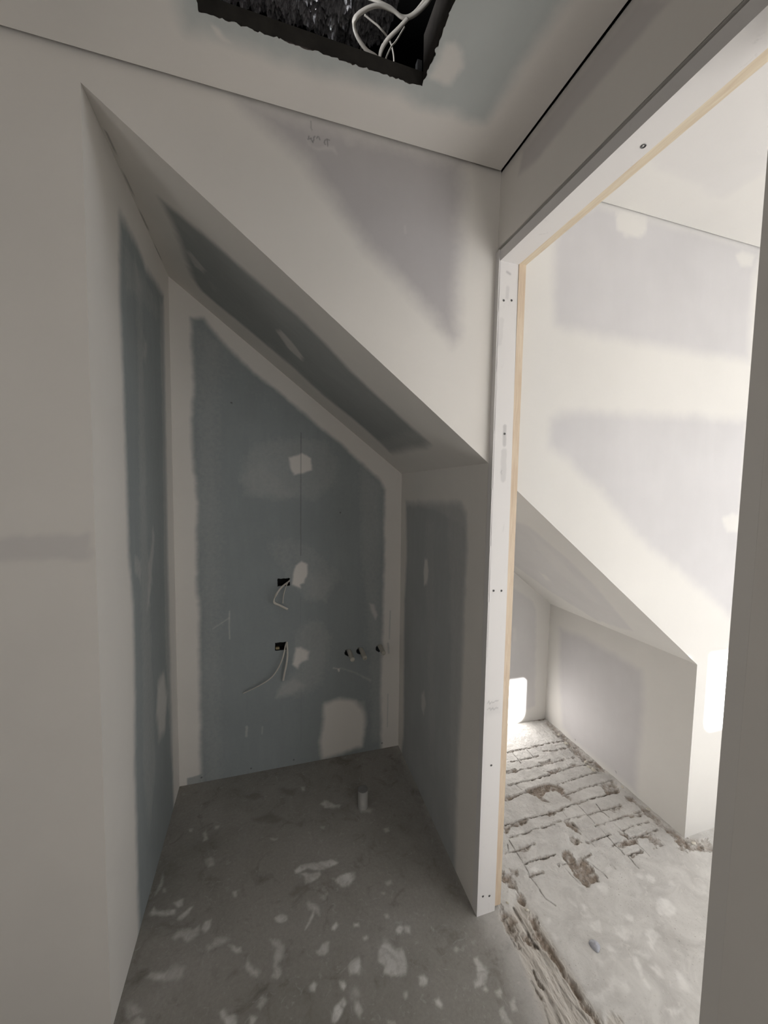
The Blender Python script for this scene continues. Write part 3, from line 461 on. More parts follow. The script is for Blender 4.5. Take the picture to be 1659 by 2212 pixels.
class Surf:
    """collects sheets (fine painted grids) and plain boxes into one mesh"""
    def __init__(s): s.V = []; s.F = []; s.M = []; s.n = 0; s.mi = []
    def add(s, V, F, M, mi=0):
        s.V.append(V); s.M.append(M); s.F += [tuple(i+s.n for i in f) for f in F]; s.mi += [mi]*len(F); s.n += len(V)
    def sheet(s, us, vs, fn, key, axes, holes=(), pred=None, base=1.0, jit=0.0, post=None):
        nu, nv = len(us), len(vs)
        U, Vv = np.meshgrid(us, vs, indexing='ij')
        X, Y, Z = fn(U.ravel(), Vv.ravel())
        P = np.stack([X+0*Y, Y+0*X, Z+0*X], 1).astype(float)
        M = paint(P[:, axes[0]], P[:, axes[1]], DATA.get(key, []), base)
        if post is not None: P, M = post(P, M)
        uc = (us[:-1]+us[1:])/2; vc = (vs[:-1]+vs[1:])/2
        keep = np.ones((nu-1, nv-1), bool)
        for (a, b, c, d) in holes:
            keep &= ~((uc[:, None] > a) & (uc[:, None] < b) & (vc[None, :] > c) & (vc[None, :] < d))
        if pred is not None:
            keep &= ~pred(uc[:, None]+0*vc[None, :], vc[None, :]+0*uc[:, None])
        idx = np.arange(nu*nv).reshape(nu, nv)
        Fq = np.stack([idx[:-1, :-1][keep], idx[1:, :-1][keep], idx[1:, 1:][keep], idx[:-1, 1:][keep]], 1)
        if jit:
            cnt = np.zeros(nu*nv, int); np.add.at(cnt, Fq.ravel(), 1)
            inner = np.zeros((nu, nv), bool); inner[2:-2, 2:-2] = True
            b = (cnt > 0) & (cnt < 4) & inner.ravel()
            P[b, axes[0]] += jit*fbm(P[b, axes[0]], P[b, axes[1]], 160, 7); P[b, axes[1]] += jit*fbm(P[b, axes[0]], P[b, axes[1]], 160, 23)
        s.add(P, Fq.tolist(), M)
    def box(s, a, b, base=1.0, mi=0):
        x0, y0, z0 = a; x1, y1, z1 = b
        V = np.array([(x0,y0,z0),(x1,y0,z0),(x1,y1,z0),(x0,y1,z0),(x0,y0,z1),(x1,y0,z1),(x1,y1,z1),(x0,y1,z1)], float)
        F = [(0,3,2,1),(4,5,6,7),(0,1,5,4),(1,2,6,5),(2,3,7,6),(3,0,4,7)]
        M = np.zeros((8, 4)); M[:, 0] = base
        s.add(V, F, M, mi)
    def prism(s, pts, off, base=1.0, mi=0):
        """flat polygon pts (3D) pushed by off"""
        n = len(pts); A = np.array(pts, float); B = A+np.array(off)
        F = [tuple(range(n)), tuple(range(2*n-1, n-1, -1))]+[(i, (i+1) % n, n+(i+1) % n, n+i) for i in range(n)]
        M = np.zeros((2*n, 4)); M[:, 0] = base
        s.add(np.vstack([A, B]), F, M, mi)
    def build(s, name, mats, smooth=False, **k):
        me = mesh_from(name, np.vstack(s.V), s.F, mats, np.vstack(s.M), smooth, s.mi)
        return link(name, me, **k)

def lin(a, b, step, extra=()):
    n = max(2, int(round(abs(b-a)/step))+1)
    g = np.linspace(a, b, n)
    return np.unique(np.round(np.concatenate([g, np.array(list(extra), float)]), 5))

# ------------------------------------------------------------------ materials
def new_mat(name):
    m = bpy.data.materials.new(name); m.use_nodes = True
    nt = m.node_tree; b = nt.nodes['Principled BSDF']
    return m, nt, b
def N(nt, t, **k):
    n = nt.nodes.new(t)
    for a, v in k.items(): setattr(n, a, v)
    return n
def mix(nt, fac, a, b, mode='MIX'):
    n = N(nt, 'ShaderNodeMix', data_type='RGBA', blend_type=mode)
    for s, v in ((n.inputs[0], fac), (n.inputs[6], a), (n.inputs[7], b)):
        if isinstance(v, (tuple, list)): s.default_value = (*v[:3], 1)
        elif isinstance(v, (int, float)): s.default_value = v
        else: nt.links.new(v, s)
    return n.outputs[2]
def noise(nt, scale, detail=4, rough=0.55, dist=0.0, vec=None):
    n = N(nt, 'ShaderNodeTexNoise'); n.inputs['Scale'].default_value = scale
    n.inputs['Detail'].default_value = detail; n.inputs['Roughness'].default_value = rough; n.inputs['Distortion'].default_value = dist
    nt.links.new(vec if vec is not None else coords(nt), n.inputs['Vector'])
    return n.outputs['Fac']
def coords(nt, sc=(1, 1, 1)):
    g = N(nt, 'ShaderNodeTexCoord'); mp = N(nt, 'ShaderNodeMapping'); mp.inputs['Scale'].default_value = sc
    nt.links.new(g.outputs['Object'], mp.inputs['Vector'])
    return mp.outputs['Vector']
def ramp(nt, v, lo, hi, a=0.0, b=1.0):
    n = N(nt, 'ShaderNodeMapRange', clamp=True)
    n.inputs[1].default_value = lo; n.inputs[2].default_value = hi; n.inputs[3].default_value = a; n.inputs[4].default_value = b
    nt.links.new(v, n.inputs[0]); return n.outputs[0]
def math_(nt, op, a, b):
    n = N(nt, 'ShaderNodeMath', operation=op)
    for i, v in enumerate((a, b)):
        if isinstance(v, (int, float)): n.inputs[i].default_value = v
        else: nt.links.new(v, n.inputs[i])
    return n.outputs[0]
def bump(nt, b, h, strength, dist=0.002):
    n = N(nt, 'ShaderNodeBump'); n.inputs['Strength'].default_value = strength; n.inputs['Distance'].default_value = dist
    nt.links.new(h, n.inputs['Height']); nt.links.new(n.outputs['Normal'], b.inputs['Normal'])

def plasterboard(name, board, comp=(0.79, 0.755, 0.71), tint=(0.50, 0.48, 0.49), streak=(6, 6, 1), sk=0.4):
    m, nt, b = new_mat(name)
    at = N(nt, 'ShaderNodeAttribute', attribute_name='mask')
    sep = N(nt, 'ShaderNodeSeparateColor'); nt.links.new(at.outputs['Color'], sep.inputs[0])
    big = noise(nt, 3.0, 3); fine = noise(nt, 60, 5, 0.6); st = noise(nt, 5, 4, 0.5, 0.3, coords(nt, streak))
    bd = mix(nt, ramp(nt, st, 0.35, 0.7, 0, sk), board, tuple(c*1.12+0.01 for c in board))
    bd = mix(nt, ramp(nt, big, 0.35, 0.65, 0, 0.5), bd, tuple(c*0.86 for c in board))
    cm = mix(nt, ramp(nt, big, 0.3, 0.7), comp, tuple(c*0.95 for c in comp))
    # thin coat lets the paper show: edge of the compound breaks up
    f = math_(nt, 'ADD', sep.outputs[0], math_(nt, 'MULTIPLY', math_(nt, 'SUBTRACT', fine, 0.5), 0.16))
    fac = ramp(nt, f, 0.06, 0.94)
    col = mix(nt, fac, bd, cm)
    col = mix(nt, ramp(nt, at.outputs['Alpha'], 0, 1, 0, 0.85), col, tint)
    col = mix(nt, sep.outputs[2], col, (0.06, 0.06, 0.06))
    col = mix(nt, ramp(nt, fine, 0.3, 0.7, 0.0, 0.05), col, tuple(c*0.8 for c in comp))
    nt.links.new(col, b.inputs['Base Color'])
    b.inputs['Roughness'].default_value = 0.72; b.inputs['Specular IOR Level'].default_value = 0.25
    h = math_(nt, 'ADD', math_(nt, 'MULTIPLY', fac, 0.4), math_(nt, 'MULTIPLY', fine, 0.25))
    bump(nt, b, h, 0.25, 0.001)
    return m

def plain(name, col, rough=0.6, metal=0.0, spec=0.3, var=0.12, scale=30, bmp=0.15):
    m, nt, b = new_mat(name)
    n = noise(nt, scale, 4)
    c = mix(nt, ramp(nt, n, 0.3, 0.7), col, tuple(max(0, x*(1-var)) for x in col))
    nt.links.new(c, b.inputs['Base Color'])
    b.inputs['Roughness'].default_value = rough; b.inputs['Metallic'].default_value = metal
    b.inputs['Specular IOR Level'].default_value = spec
    if bmp: bump(nt, b, n, bmp, 0.001)
    return m

M_MOIST = plasterboard('moisture_board', (0.305, 0.333, 0.338))
M_SLOPE = plasterboard('moisture_board_slope', (0.34, 0.35, 0.342), streak=(2, 8, 2))
M_GREY = plasterboard('grey_board', (0.50, 0.475, 0.475), sk=0.15)
M_GREYR = plasterboard('right_wall_board', (0.42, 0.43, 0.43), tint=(0.52, 0.49, 0.49))
M_CEIL = plasterboard('ceiling_board', (0.51, 0.538, 0.53), comp=(0.79, 0.755, 0.715), streak=(3, 1, 1))
M_ROOM2 = plasterboard('far_room_board', (0.59, 0.575, 0.58), sk=0.12, comp=(0.71, 0.69, 0.66))
M_PAINT = plain('undercoat_wall', (0.78, 0.75, 0.71), 0.75, var=0.04, scale=4, bmp=0.05)
M_DARK = plain('attic_timber', (0.055, 0.048, 0.042), 0.85, var=0.5, scale=25)
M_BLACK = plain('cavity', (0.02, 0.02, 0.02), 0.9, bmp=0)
M_BATTEN = plain('batten_timber', (0.055, 0.05, 0.044), 0.8, var=0.5, scale=18)
M_CORE = plain('gypsum_core', (0.42, 0.36, 0.33), 0.95, var=0.5, scale=160, bmp=0.5)
M_CABLE = plain('white_cable', (0.62, 0.58, 0.52), 0.45, spec=0.4, var=0.08)
M_PIPE = plain('white_pipe', (0.60, 0.57, 0.50), 0.4, spec=0.4, var=0.1)
M_PVC = plain('pvc_pipe', (0.42, 0.41, 0.39), 0.45, spec=0.4, var=0.15)
M_DISC = plain('disc_grey', (0.23, 0.225, 0.22), 0.6, var=0.2)  # dark grey of the flat disc on the drain pipe
M_SCREW = plain('screw_steel', (0.12, 0.12, 0.12), 0.45, metal=0.6, var=0.3, scale=300)
M_BRASS = plain('brass_clip', (0.35, 0.30, 0.18), 0.5, metal=0.5)
M_CRUMB = plain('plaster_crumb', (0.66, 0.62, 0.54), 0.9, var=0.3, scale=90, bmp=0.6)
M_CHIP = plain('blue_grey_flake', (0.47, 0.48, 0.53), 0.45, var=0.3, scale=120)

# primed white jamb with pencil marks and grey scuffs
M_PRIME, nt, b = new_mat('primed_timber')
at = N(nt, 'ShaderNodeAttribute', attribute_name='mask'); sep = N(nt, 'ShaderNodeSeparateColor'); nt.links.new(at.outputs['Color'], sep.inputs[0])
n1 = noise(nt, 40, 6, 0.65, 0.4, coords(nt, (1, 1, 0.35))); n2 = noise(nt, 9, 3)
scf = math_(nt, 'MULTIPLY', ramp(nt, n1, 0.60, 0.72, 0, 0.35), ramp(nt, n2, 0.5, 0.62))
col = mix(nt, scf, (0.74, 0.715, 0.70), (0.42, 0.41, 0.40)); col = mix(nt, sep.outputs[2], col, (0.10, 0.10, 0.11))
nt.links.new(col, b.inputs['Base Color']); b.inputs['Roughness'].default_value = 0.6; bump(nt, b, n1, 0.15, 0.001)

# bare pine with grain
M_PINE, nt, b = new_mat('bare_pine')
g = noise(nt, 7, 5, 0.6, 1.2, coords(nt, (14, 14, 1.2))); g2 = noise(nt, 3, 3, 0.5, 0.5, coords(nt, (1, 1, 2)))
col = mix(nt, ramp(nt, g, 0.35, 0.7), (0.72, 0.60, 0.46), (0.60, 0.46, 0.33)); col = mix(nt, ramp(nt, g2, 0.4, 0.7, 0, 0.35), col, (0.52, 0.39, 0.27))
nt.links.new(col, b.inputs['Base Color']); b.inputs['Roughness'].default_value = 0.65; bump(nt, b, g, 0.1, 0.001)
M_PINEH, nt, b = new_mat('bare_pine_head')
g = noise(nt, 7, 5, 0.6, 1.2, coords(nt, (14, 1.2, 14)))
col = mix(nt, ramp(nt, g, 0.35, 0.7), (0.74, 0.65, 0.50), (0.64, 0.52, 0.38)); nt.links.new(col, b.inputs['Base Color']); b.inputs['Roughness'].default_value = 0.65

# crinkled foil: glints and shaded creases painted into the colour as streaks
M_FOIL, nt, b = new_mat('duct_foil')
n1 = noise(nt, 26, 6, 0.75, 1.5, coords(nt, (3.2, 1, 0.7)))
nt.links.new(mix(nt, ramp(nt, n1, 0.42, 0.60), (0.97, 0.95, 0.97), (0.42, 0.40, 0.43)), b.inputs['Base Color'])
b.inputs['Metallic'].default_value = 0.3; b.inputs['Roughness'].default_value = 0.2; bump(nt, b, n1, 1.0, 0.02)

# concrete floor: R white plaster splashes, G soil, B dark marks and joints, A pale mortar
M_FLOOR, nt, b = new_mat('concrete_floor')
at = N(nt, 'ShaderNodeAttribute', attribute_name='mask'); sep = N(nt, 'ShaderNodeSeparateColor'); nt.links.new(at.outputs['Color'], sep.inputs[0])
nb = noise(nt, 2.6, 6, 0.62, 0.6); nm = noise(nt, 11, 6, 0.65, 0.8); nf = noise(nt, 90, 5, 0.7); ns = noise(nt, 34, 6, 0.6, 1.5)
col = mix(nt, ramp(nt, nb, 0.32, 0.68), (0.27, 0.255, 0.23), (0.39, 0.37, 0.345))
col = mix(nt, ramp(nt, nm, 0.42, 0.68, 0, 0.55), col, (0.38, 0.363, 0.338))
col = mix(nt, ramp(nt, nm, 0.44, 0.28, 0, 0.6), col, (0.15, 0.138, 0.12))
col = mix(nt, ramp(nt, ns, 0.60, 0.68, 0, 0.5), col, (0.47, 0.46, 0.44))
col = mix(nt, ramp(nt, nf, 0.3, 0.7, 0, 0.25), col, (0.12, 0.11, 0.10))
# slab beyond the doorway painted paler to stand in for its stronger light
geo = N(nt, 'ShaderNodeTexCoord'); sx = N(nt, 'ShaderNodeSeparateXYZ'); nt.links.new(geo.outputs['Object'], sx.inputs[0])
far = ramp(nt, math_(nt, 'ADD', sx.outputs[0], math_(nt, 'MULTIPLY', nm, 0.05)), 0.0, 0.13)
pale = mix(nt, ramp(nt, nm, 0.35, 0.65), (0.50, 0.485, 0.465), (0.64, 0.625, 0.60))
pale = mix(nt, ramp(nt, ns, 0.58, 0.68, 0, 0.6), pale, (0.66, 0.64, 0.61))
npit = noise(nt, 170, 2, 0.5)
pale = mix(nt, ramp(nt, nf, 0.60, 0.70, 0, 0.45), pale, (0.28, 0.25, 0.22))
pale = mix(nt, math_(nt, 'MULTIPLY', ramp(nt, npit, 0.66, 0.72, 0, 0.8), ramp(nt, nb, 0.45, 0.6)), pale, (0.20, 0.175, 0.15))
col = mix(nt, far, col, pale)
col = mix(nt, ramp(nt, at.outputs['Alpha'], 0, 1, 0, 0.8), col, mix(nt, ramp(nt, nm, 0.35, 0.65), (0.56, 0.50, 0.43), (0.42, 0.37, 0.31)))
wf = math_(nt, 'MULTIPLY', sep.outputs[0], math_(nt, 'MULTIPLY', ramp(nt, nm, 0.3, 0.6, 0.5, 1.25), ramp(nt, ns, 0.3, 0.55, 0.6, 1.1)))
col = mix(nt, wf, col, (0.80, 0.785, 0.76))
sf = math_(nt, 'MULTIPLY', sep.outputs[1], ramp(nt, nf, 0.30, 0.62, 0.72, 1.0))
col = mix(nt, sf, col, mix(nt, ramp(nt, nf, 0.4, 0.65), (0.19, 0.145, 0.11), (0.33, 0.27, 0.22)))
col = mix(nt, sep.outputs[2], col, (0.10, 0.085, 0.07))
nt.links.new(col, b.inputs['Base Color']); b.inputs['Roughness'].default_value = 0.7; b.inputs['Specular IOR Level'].default_value = 0.25
bump(nt, b, math_(nt, 'ADD', nf, nm), 0.3, 0.003)

# ------------------------------------------------------------------ dimensions (metres)
H = 2.4; DEP = 0.868
def ztop(x): return 1.520-0.757*x if x <= 0 else 1.520-0.783*x     # underside of the sloped roof line
ztv = lambda x: np.where(x <= 0, 1.520-0.757*x, 1.520-0.783*x)
XL, XLB, X2 = -1.080, -1.090, 0.988
WT = 0.0865          # thickness of the wall with the doorway
NEAR = -0.686

# ------------------------------------------------------------------ floor
def floor_post(P, M):
    x, y = P[:, 0], P[:, 1]
    room2 = np.clip((x-0.03)/0.05, 0, 1)
    # broken edges: joints and soil get a gritty outline
    g = fbm(x, y, 70, 31, 4); g2 = fbm(x, y, 22, 77, 3)
    M[:, 1] = np.where(x > 0.02, np.clip(M[:, 1]*1.0+(M[:, 1] > 0.03)*g*0.75, 0, 1), M[:, 1])
    M[:, 2] = np.where(x > 0.02, np.clip(M[:, 2]*(0.65+0.9*g2+0.5*g), 0, 1), M[:, 2])
    P[:, 2] += room2*(-0.009*M[:, 1]-0.0022*M[:, 2])
    brick = room2*np.clip((y+0.06)/0.1, 0, 1)
    P[:, 2] += brick*(0.004*fbm(x, y, 14, 5)+0.0016*fbm(x, y, 90, 6))
    tr = M[:, 3]*room2
    P[:, 2] += tr*(-0.006+0.009*fbm(x*4.2+0.25*y, y, 15, 9, 4)+0.003*fbm(x, y*0.4, 120, 19, 3))
    P[:, 2] += room2*M[:, 1]*0.005*fbm(x, y, 90, 12)
    edge = np.minimum(np.minimum(y+0.52, 1.68-x)/0.05, 1).clip(0, 1)
    P[:, 2] *= edge
    return P, M
s = Surf()
s.sheet(lin(-1.12, 0.02, 0.004), lin(-0.52, 0.885, 0.004), lambda u, v: (u, v, 0*u), 'floor', (0, 1), base=0.0, post=floor_post)
s.sheet(np.unique(np.concatenate([lin(0.02, 1.02, 0.0024), lin(1.02, 1.68, 0.008)])), lin(-0.52, 0.885, 0.0024), lambda u, v: (u, v, 0*u), 'floor', (0, 1), base=0.0, post=floor_post)
for a, b_ in (((-3.0, -2.7, -0.1), (3.1, -0.52, 0)), ((-3.0, -0.52, -0.1), (-1.12, 1.0, 0)), ((1.68, -0.52, -0.1), (3.1, 1.0, 0)), ((-1.12, -0.52, -0.1), (1.68, 1.0, -0.06))):
    s.box(a, b_, 0.0)
floor = s.build('floor', [M_FLOOR], smooth=False, kind='structure')

# ------------------------------------------------------------------ ceiling with the cut hatch
HX0, HX1, HY0, HY1 = -0.814, -0.327, -0.80, -0.163
s = Surf()
s.sheet(lin(-1.9, -0.008, 0.006, (HX0, HX1)), lin(-1.0, -0.010, 0.006, (HY0, HY1)), lambda u, v: (u, v, H+0*u), 'ceil', (0, 1), holes=[(HX0, HX1, HY0, HY1)], jit=0.006)
s.box((-3.0, -2.7, H), (-0.008, -1.0, H+0.012)); s.box((-3.0, -1.0, H), (-1.9, -0.010, H+0.012))
for a, b_ in (((-1.9, -1.0), (HX0-0.006, -0.010)), ((HX1+0.006, -1.0), (-0.008, -0.010)), ((HX0-0.006, HY1+0.006), (HX1+0.006, -0.010)), ((HX0-0.006, -1.0), (HX1+0.006, HY0-0.006))):
    s.box((*a, H+0.0004), (*b_, H+0.012), mi=1)
ceiling = s.build('ceiling', [M_CEIL, M_CORE], kind='structure')
s = Surf()
s.sheet(lin(WT+0.004, 1.7, 0.02), lin(-1.2, -0.005, 0.02), lambda u, v: (u, v, H+0*u), 'ceil', (0, 1))
s.box((WT+0.004, -2.3, H+0.0004), (3.1, -1.2, H+0.012)); s.box((1.7, -1.2, H+0.0004), (3.1, -0.005, H+0.012)); s.box((WT+0.004, -1.2, H+0.0004), (1.7, -0.005, H+0.012))
s.build('ceiling', [M_ROOM2], kind='structure')

# roof void over the ceiling
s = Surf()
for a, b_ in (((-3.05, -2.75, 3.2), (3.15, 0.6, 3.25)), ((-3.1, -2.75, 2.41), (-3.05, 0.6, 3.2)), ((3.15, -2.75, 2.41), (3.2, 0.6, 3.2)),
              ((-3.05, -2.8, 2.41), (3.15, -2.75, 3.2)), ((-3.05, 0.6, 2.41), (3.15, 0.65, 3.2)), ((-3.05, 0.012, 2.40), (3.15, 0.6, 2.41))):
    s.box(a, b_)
s.box((-3.0, -0.04, H+0.0125), (-0.001, -0.0005, H+0.03)); s.box((-0.04, -2.6, H+0.0125), (-0.001, -0.0405, H+0.03)); s.box((WT+0.001, -0.04, H+0.0125), (3.0, -0.0005, H+0.03))  # black strips added above the ceiling gaps to block stray light
s.build('roof_void_shell_1', [M_BLACK], kind='structure')

# ------------------------------------------------------------------ front wall (carries both sloped openings)
s = Surf()
s.sheet(lin(-1.9, XL, 0.008), lin(0, 2.45, 0.008), lambda u, v: (u, 0*u, v), 'W', (0, 2))
s.box((-3.0, 0, 0), (-1.9, 0.02, 2.45))
tt = np.unique(np.concatenate([np.linspace(0, 1, 180), np.linspace(0.50, 0.74, 110)]))
s.sheet(lin(XL, 0.0, 0.0045, np.linspace(-0.63, -0.50, 110)), tt, lambda u, t: (u, 0*u, ztv(u)+(2.45-ztv(u))*t), 'W', (0, 2))
s.prism([(-1.9, 0.014, 0), (XL-0.012, 0.014, 0), (XL-0.012, 0.014, 2.45), (-1.9, 0.014, 2.45)], (0, 0.006, 0))
s.prism([(XL, 0.014, ztop(XL)+0.02), (0, 0.014, ztop(0)+0.02), (0, 0.014, 2.45), (XL, 0.014, 2.45)], (0, 0.006, 0))
s.build('wall_front', [M_GREY], kind='structure')
s = Surf()
s.sheet(lin(0.0, X2, 0.008), np.linspace(0, 1, 90), lambda u, t: (u, 0*u, ztv(u)+(2.45-ztv(u))*t), 'W', (0, 2))
s.sheet(lin(X2, 1.7, 0.008), lin(-0.01, 2.45, 0.01), lambda u, v: (u, 0*u, v), 'W', (0, 2))
s.box((1.7, 0, 0), (3.1, 0.02, 2.45))
s.prism([(0, 0.014, ztop(0)+0.02), (X2, 0.014, ztop(X2)+0.02), (X2, 0.014, 2.45), (0, 0.014, 2.45)], (0, 0.006, 0))
s.prism([(X2+0.012, 0.014, 0), (1.7, 0.014, 0), (1.7, 0.014, 2.45), (X2+0.012, 0.014, 2.45)], (0, 0.006, 0))
s.build('wall_far_room_front', [M_ROOM2], kind='structure')

# ------------------------------------------------------------------ niche: back wall with cut-outs
BOXES = [(-0.634, -0.574, 0.944, 0.982), (-0.646, -0.586, 0.617, 0.658)]
PIPES = [(-0.274, 0.567, 0.019), (-0.209, 0.569, 0.019), (-0.103, 0.572, 0.020)]
def pipe_holes(u, v):
    r = np.zeros(u.shape, bool)
    for (x, z, rr) in PIPES: r |= np.hypot(u-x, v-z) < rr
    return r
s = Surf()
ex = [c for bx in BOXES for c in bx[:2]]; ez = [c for bx in BOXES for c in bx[2:]]
s.sheet(lin(XLB, 0.018, 0.0038, ex), lin(-0.004, 1.2, 0.0038, ez), lambda u, v: (u, DEP+0*u, v), 'back', (0, 2), holes=BOXES, pred=pipe_holes, jit=0.002)
s.sheet(lin(XLB-0.004, 0.010, 0.0045), np.linspace(0, 1, 260), lambda u, t: (u, DEP+0*u, 1.2+(ztv(np.minimum(u, 0.0))+0.004-1.2)*t), 'back', (0, 2))
s.prism([(XLB, DEP+0.075, 0), (0.018, DEP+0.075, 0), (0.018, DEP+0.075, 1.55), (XLB, DEP+0.075, 2.35)], (0, 0.01, 0), mi=1)
wall_back = s.build('wall_back', [M_MOIST, M_BLACK], kind='structure')
s = Surf()
s.sheet(lin(XLB, XLB+0.001, 0.001), lin(0, 1, 1), lambda u, v: (u, DEP+0.02+0*u, v), 'none', (0, 2))
# left cheek
s = Surf()
s.sheet(lin(0, DEP, 0.0045), lin(-0.004, 2.35, 0.006), lambda u, v: (XL+(XLB-XL-0.006*v/2.33+0.004)*u/DEP, u, v), 'L', (1, 2))
s.prism([(XL-0.02, 0.02, 0), (XL-0.02, DEP, 0), (XL-0.02, DEP, 2.4), (XL-0.02, 0.02, 2.4)], (-0.01, 0, 0))
s.build('wall_left', [M_MOIST], kind='structure')
# sloped soffit
s = Surf()
s.sheet(lin(XL-0.02, 0.004, 0.006), lin(0, DEP+0.002, 0.0055), lambda u, v: (u, v, ztv(u)), 'S', (0, 1))
s.prism([(XL-0.02, 0.02, ztop(XL)+0.045), (0, 0.02, ztop(0)+0.03), (0, DEP, ztop(0)+0.03), (XL-0.02, DEP, ztop(XL)+0.045)], (0, 0, 0.01))
s.build('ceiling', [M_SLOPE], kind='structure')
s = Surf()
s.sheet(lin(0.0, X2+0.012, 0.012), lin(0, DEP+0.002, 0.012), lambda u, v: (u, v, ztv(u)), 'S', (0, 1))
s.prism([(0.0, 0.02, ztop(0)+0.03), (X2, 0.02, ztop(X2)+0.03), (X2, DEP, ztop(X2)+0.03), (0, DEP, ztop(0)+0.03)], (0, 0, 0.01))
s.build('ceiling', [M_ROOM2], kind='structure')
# right wall: niche cheek and band over the doorway, one plane
def xr(y, z):
    f = np.interp(z, [0, 1.52, 2.4], [-0.008, -0.009, 0.0]); bk = np.interp(z, [0, 1.53], [0.018, 0.006])
    t = np.clip(y/DEP, 0, 1); return f*(1-t)+bk*t
s = Surf()
s.sheet(lin(0.0, DEP, 0.0045), lin(-0.004, 1.54, 0.0045), lambda u, v: (xr(u, v), u, v), 'R', (1, 2))
s.sheet(lin(-0.86, 0.0, 0.006), lin(2.180, 2.45, 0.006), lambda u, v: (xr(u, v), u, v), 'R', (1, 2))
s.prism([(0.0, -0.86, 2.180), (0.012, -0.86, 2.180), (0.012, -0.86, 2.45), (0.0, -0.86, 2.45)], (0, 0.86, 0))
s.prism([(0.020, 0.002, 0), (0.03, 0.002, 0), (0.03, 0.002, 1.50), (0.020, 0.002, 1.50)], (0, DEP, 0))
s.box((0.0, -2.7, 0), (WT, NEAR-0.0246, 2.45)); s.box((0.0, NEAR-0.025, 2.18), (0.012, -0.86, 2.45))
s.box((WT-0.012, NEAR-0.025, 2.18), (WT, -0.0005, 2.45))
s.box((0.014, NEAR-0.02, 2.19), (WT-0.013, -0.0005, 2.45), mi=1)  # core coloured black so the gap over the head reads as shade
s.build('wall_right', [M_GREYR, M_BLACK], kind='structure')

# niche beyond the doorway
s = Surf()
s.sheet(lin(WT, X2+0.014, 0.008), np.linspace(0, 1, 150), lambda u, t: (u, DEP+0*u, -0.004+(ztv(u)+0.008)*t), 'back', (0, 2))
s.prism([(WT, DEP+0.012, 0), (X2, DEP+0.012, 0), (X2, DEP+0.012, 0.74), (WT, DEP+0.012, 1.45)], (0, 0.01, 0))
s.build('wall_far_room_back', [M_ROOM2], kind='structure')
s = Surf()
s.sheet(lin(0, DEP, 0.005), np.linspace(0, 1, 130), lambda u, t: (X2+0.014*u/DEP, u, -0.012+(0.752+0.012)*t), 'R2', (1, 2))
s.prism([(X2+0.02, 0.02, 0), (X2+0.02, DEP, 0), (X2+0.02, DEP, 0.72), (X2+0.02, 0.02, 0.72)], (0.01, 0, 0))
s.build('wall_far_room_right', [M_ROOM2], kind='structure')
s = Surf(); s.box((WT-0.012, 0.002, 0), (WT, DEP, 1.44)); s.build('wall_far_room_left', [M_PAINT], kind='structure')

# unseen enclosure of both rooms
def rr(u, v, x0, x1, z0, z1, r=0.05):
    dx = np.maximum(np.abs(u-(x0+x1)/2)-((x1-x0)/2-r), 0); dz = np.maximum(np.abs(v-(z0+z1)/2)-((z1-z0)/2-r), 0)
    return np.hypot(dx, dz) < r
PANES = [(0.78, 1.208, 1.805, 2.097), (1.321, 1.76, 1.737, 2.097)]
s = Surf()
s.sheet(lin(0.7, 2.0, 0.006), lin(1.6, 2.3, 0.006), lambda u, v: (u, -2.2+0*u, v), 'none', (0, 2), pred=lambda u, v: rr(u, v, *PANES[0])|rr(u, v, *PANES[1]))
for a, b_ in (((WT, 0), (3.1, 0.15)), ((WT, 0.15), (0.7, 0.80)), ((2.8, 0.15), (3.1, 0.80)), ((WT, 0.80), (3.1, 1.6)), ((WT, 1.6), (0.7, 2.3)), ((2.0, 1.6), (3.1, 2.3)), ((WT, 2.3), (3.1, 2.45))):
    s.box((a[0], -2.22, a[1]), (b_[0], -2.2, b_[1]))
s.build('wall_far_room_rear', [M_PAINT], kind='structure')
s = Surf()
for a, b_ in (((3.0, -2.2, 0), (3.02, -1.8, 2.45)), ((3.0, -0.5, 0), (3.02, 0, 2.45)), ((3.0, -1.8, 0), (3.02, -0.5, 0.55)), ((3.0, -1.8, 2.05), (3.02, -0.5, 2.45))):
    s.box(a, b_)
s.build('wall_far_room_side', [M_PAINT], kind='structure')
s = Surf()
for a, b_ in (((-2.72, -2.7, 0), (-2.7, 0, 2.45)), ((-2.7, -2.72, 0), (-2.05, -2.7, 2.45)), ((-1.15, -2.72, 0), (0.0, -2.7, 2.45)), ((-2.05, -2.72, 2.05), (-1.15, -2.7, 2.45)),
              ((-2.1, -4.0, 0), (-2.05, -2.72, 2.45)), ((-1.15, -4.0, 0), (-1.1, -2.72, 2.45)), ((-2.1, -4.05, 0), (-1.1, -4.0, 2.45)), ((-2.1, -4.0, 2.4), (-1.1, -2.72, 2.45)), ((-2.1, -4.0, -0.1), (-1.1, -2.7, 0))):  # closed hall box added behind the doorway to keep sun out
    s.box(a, b_)
s.build('wall_rear', [M_PAINT], kind='structure')

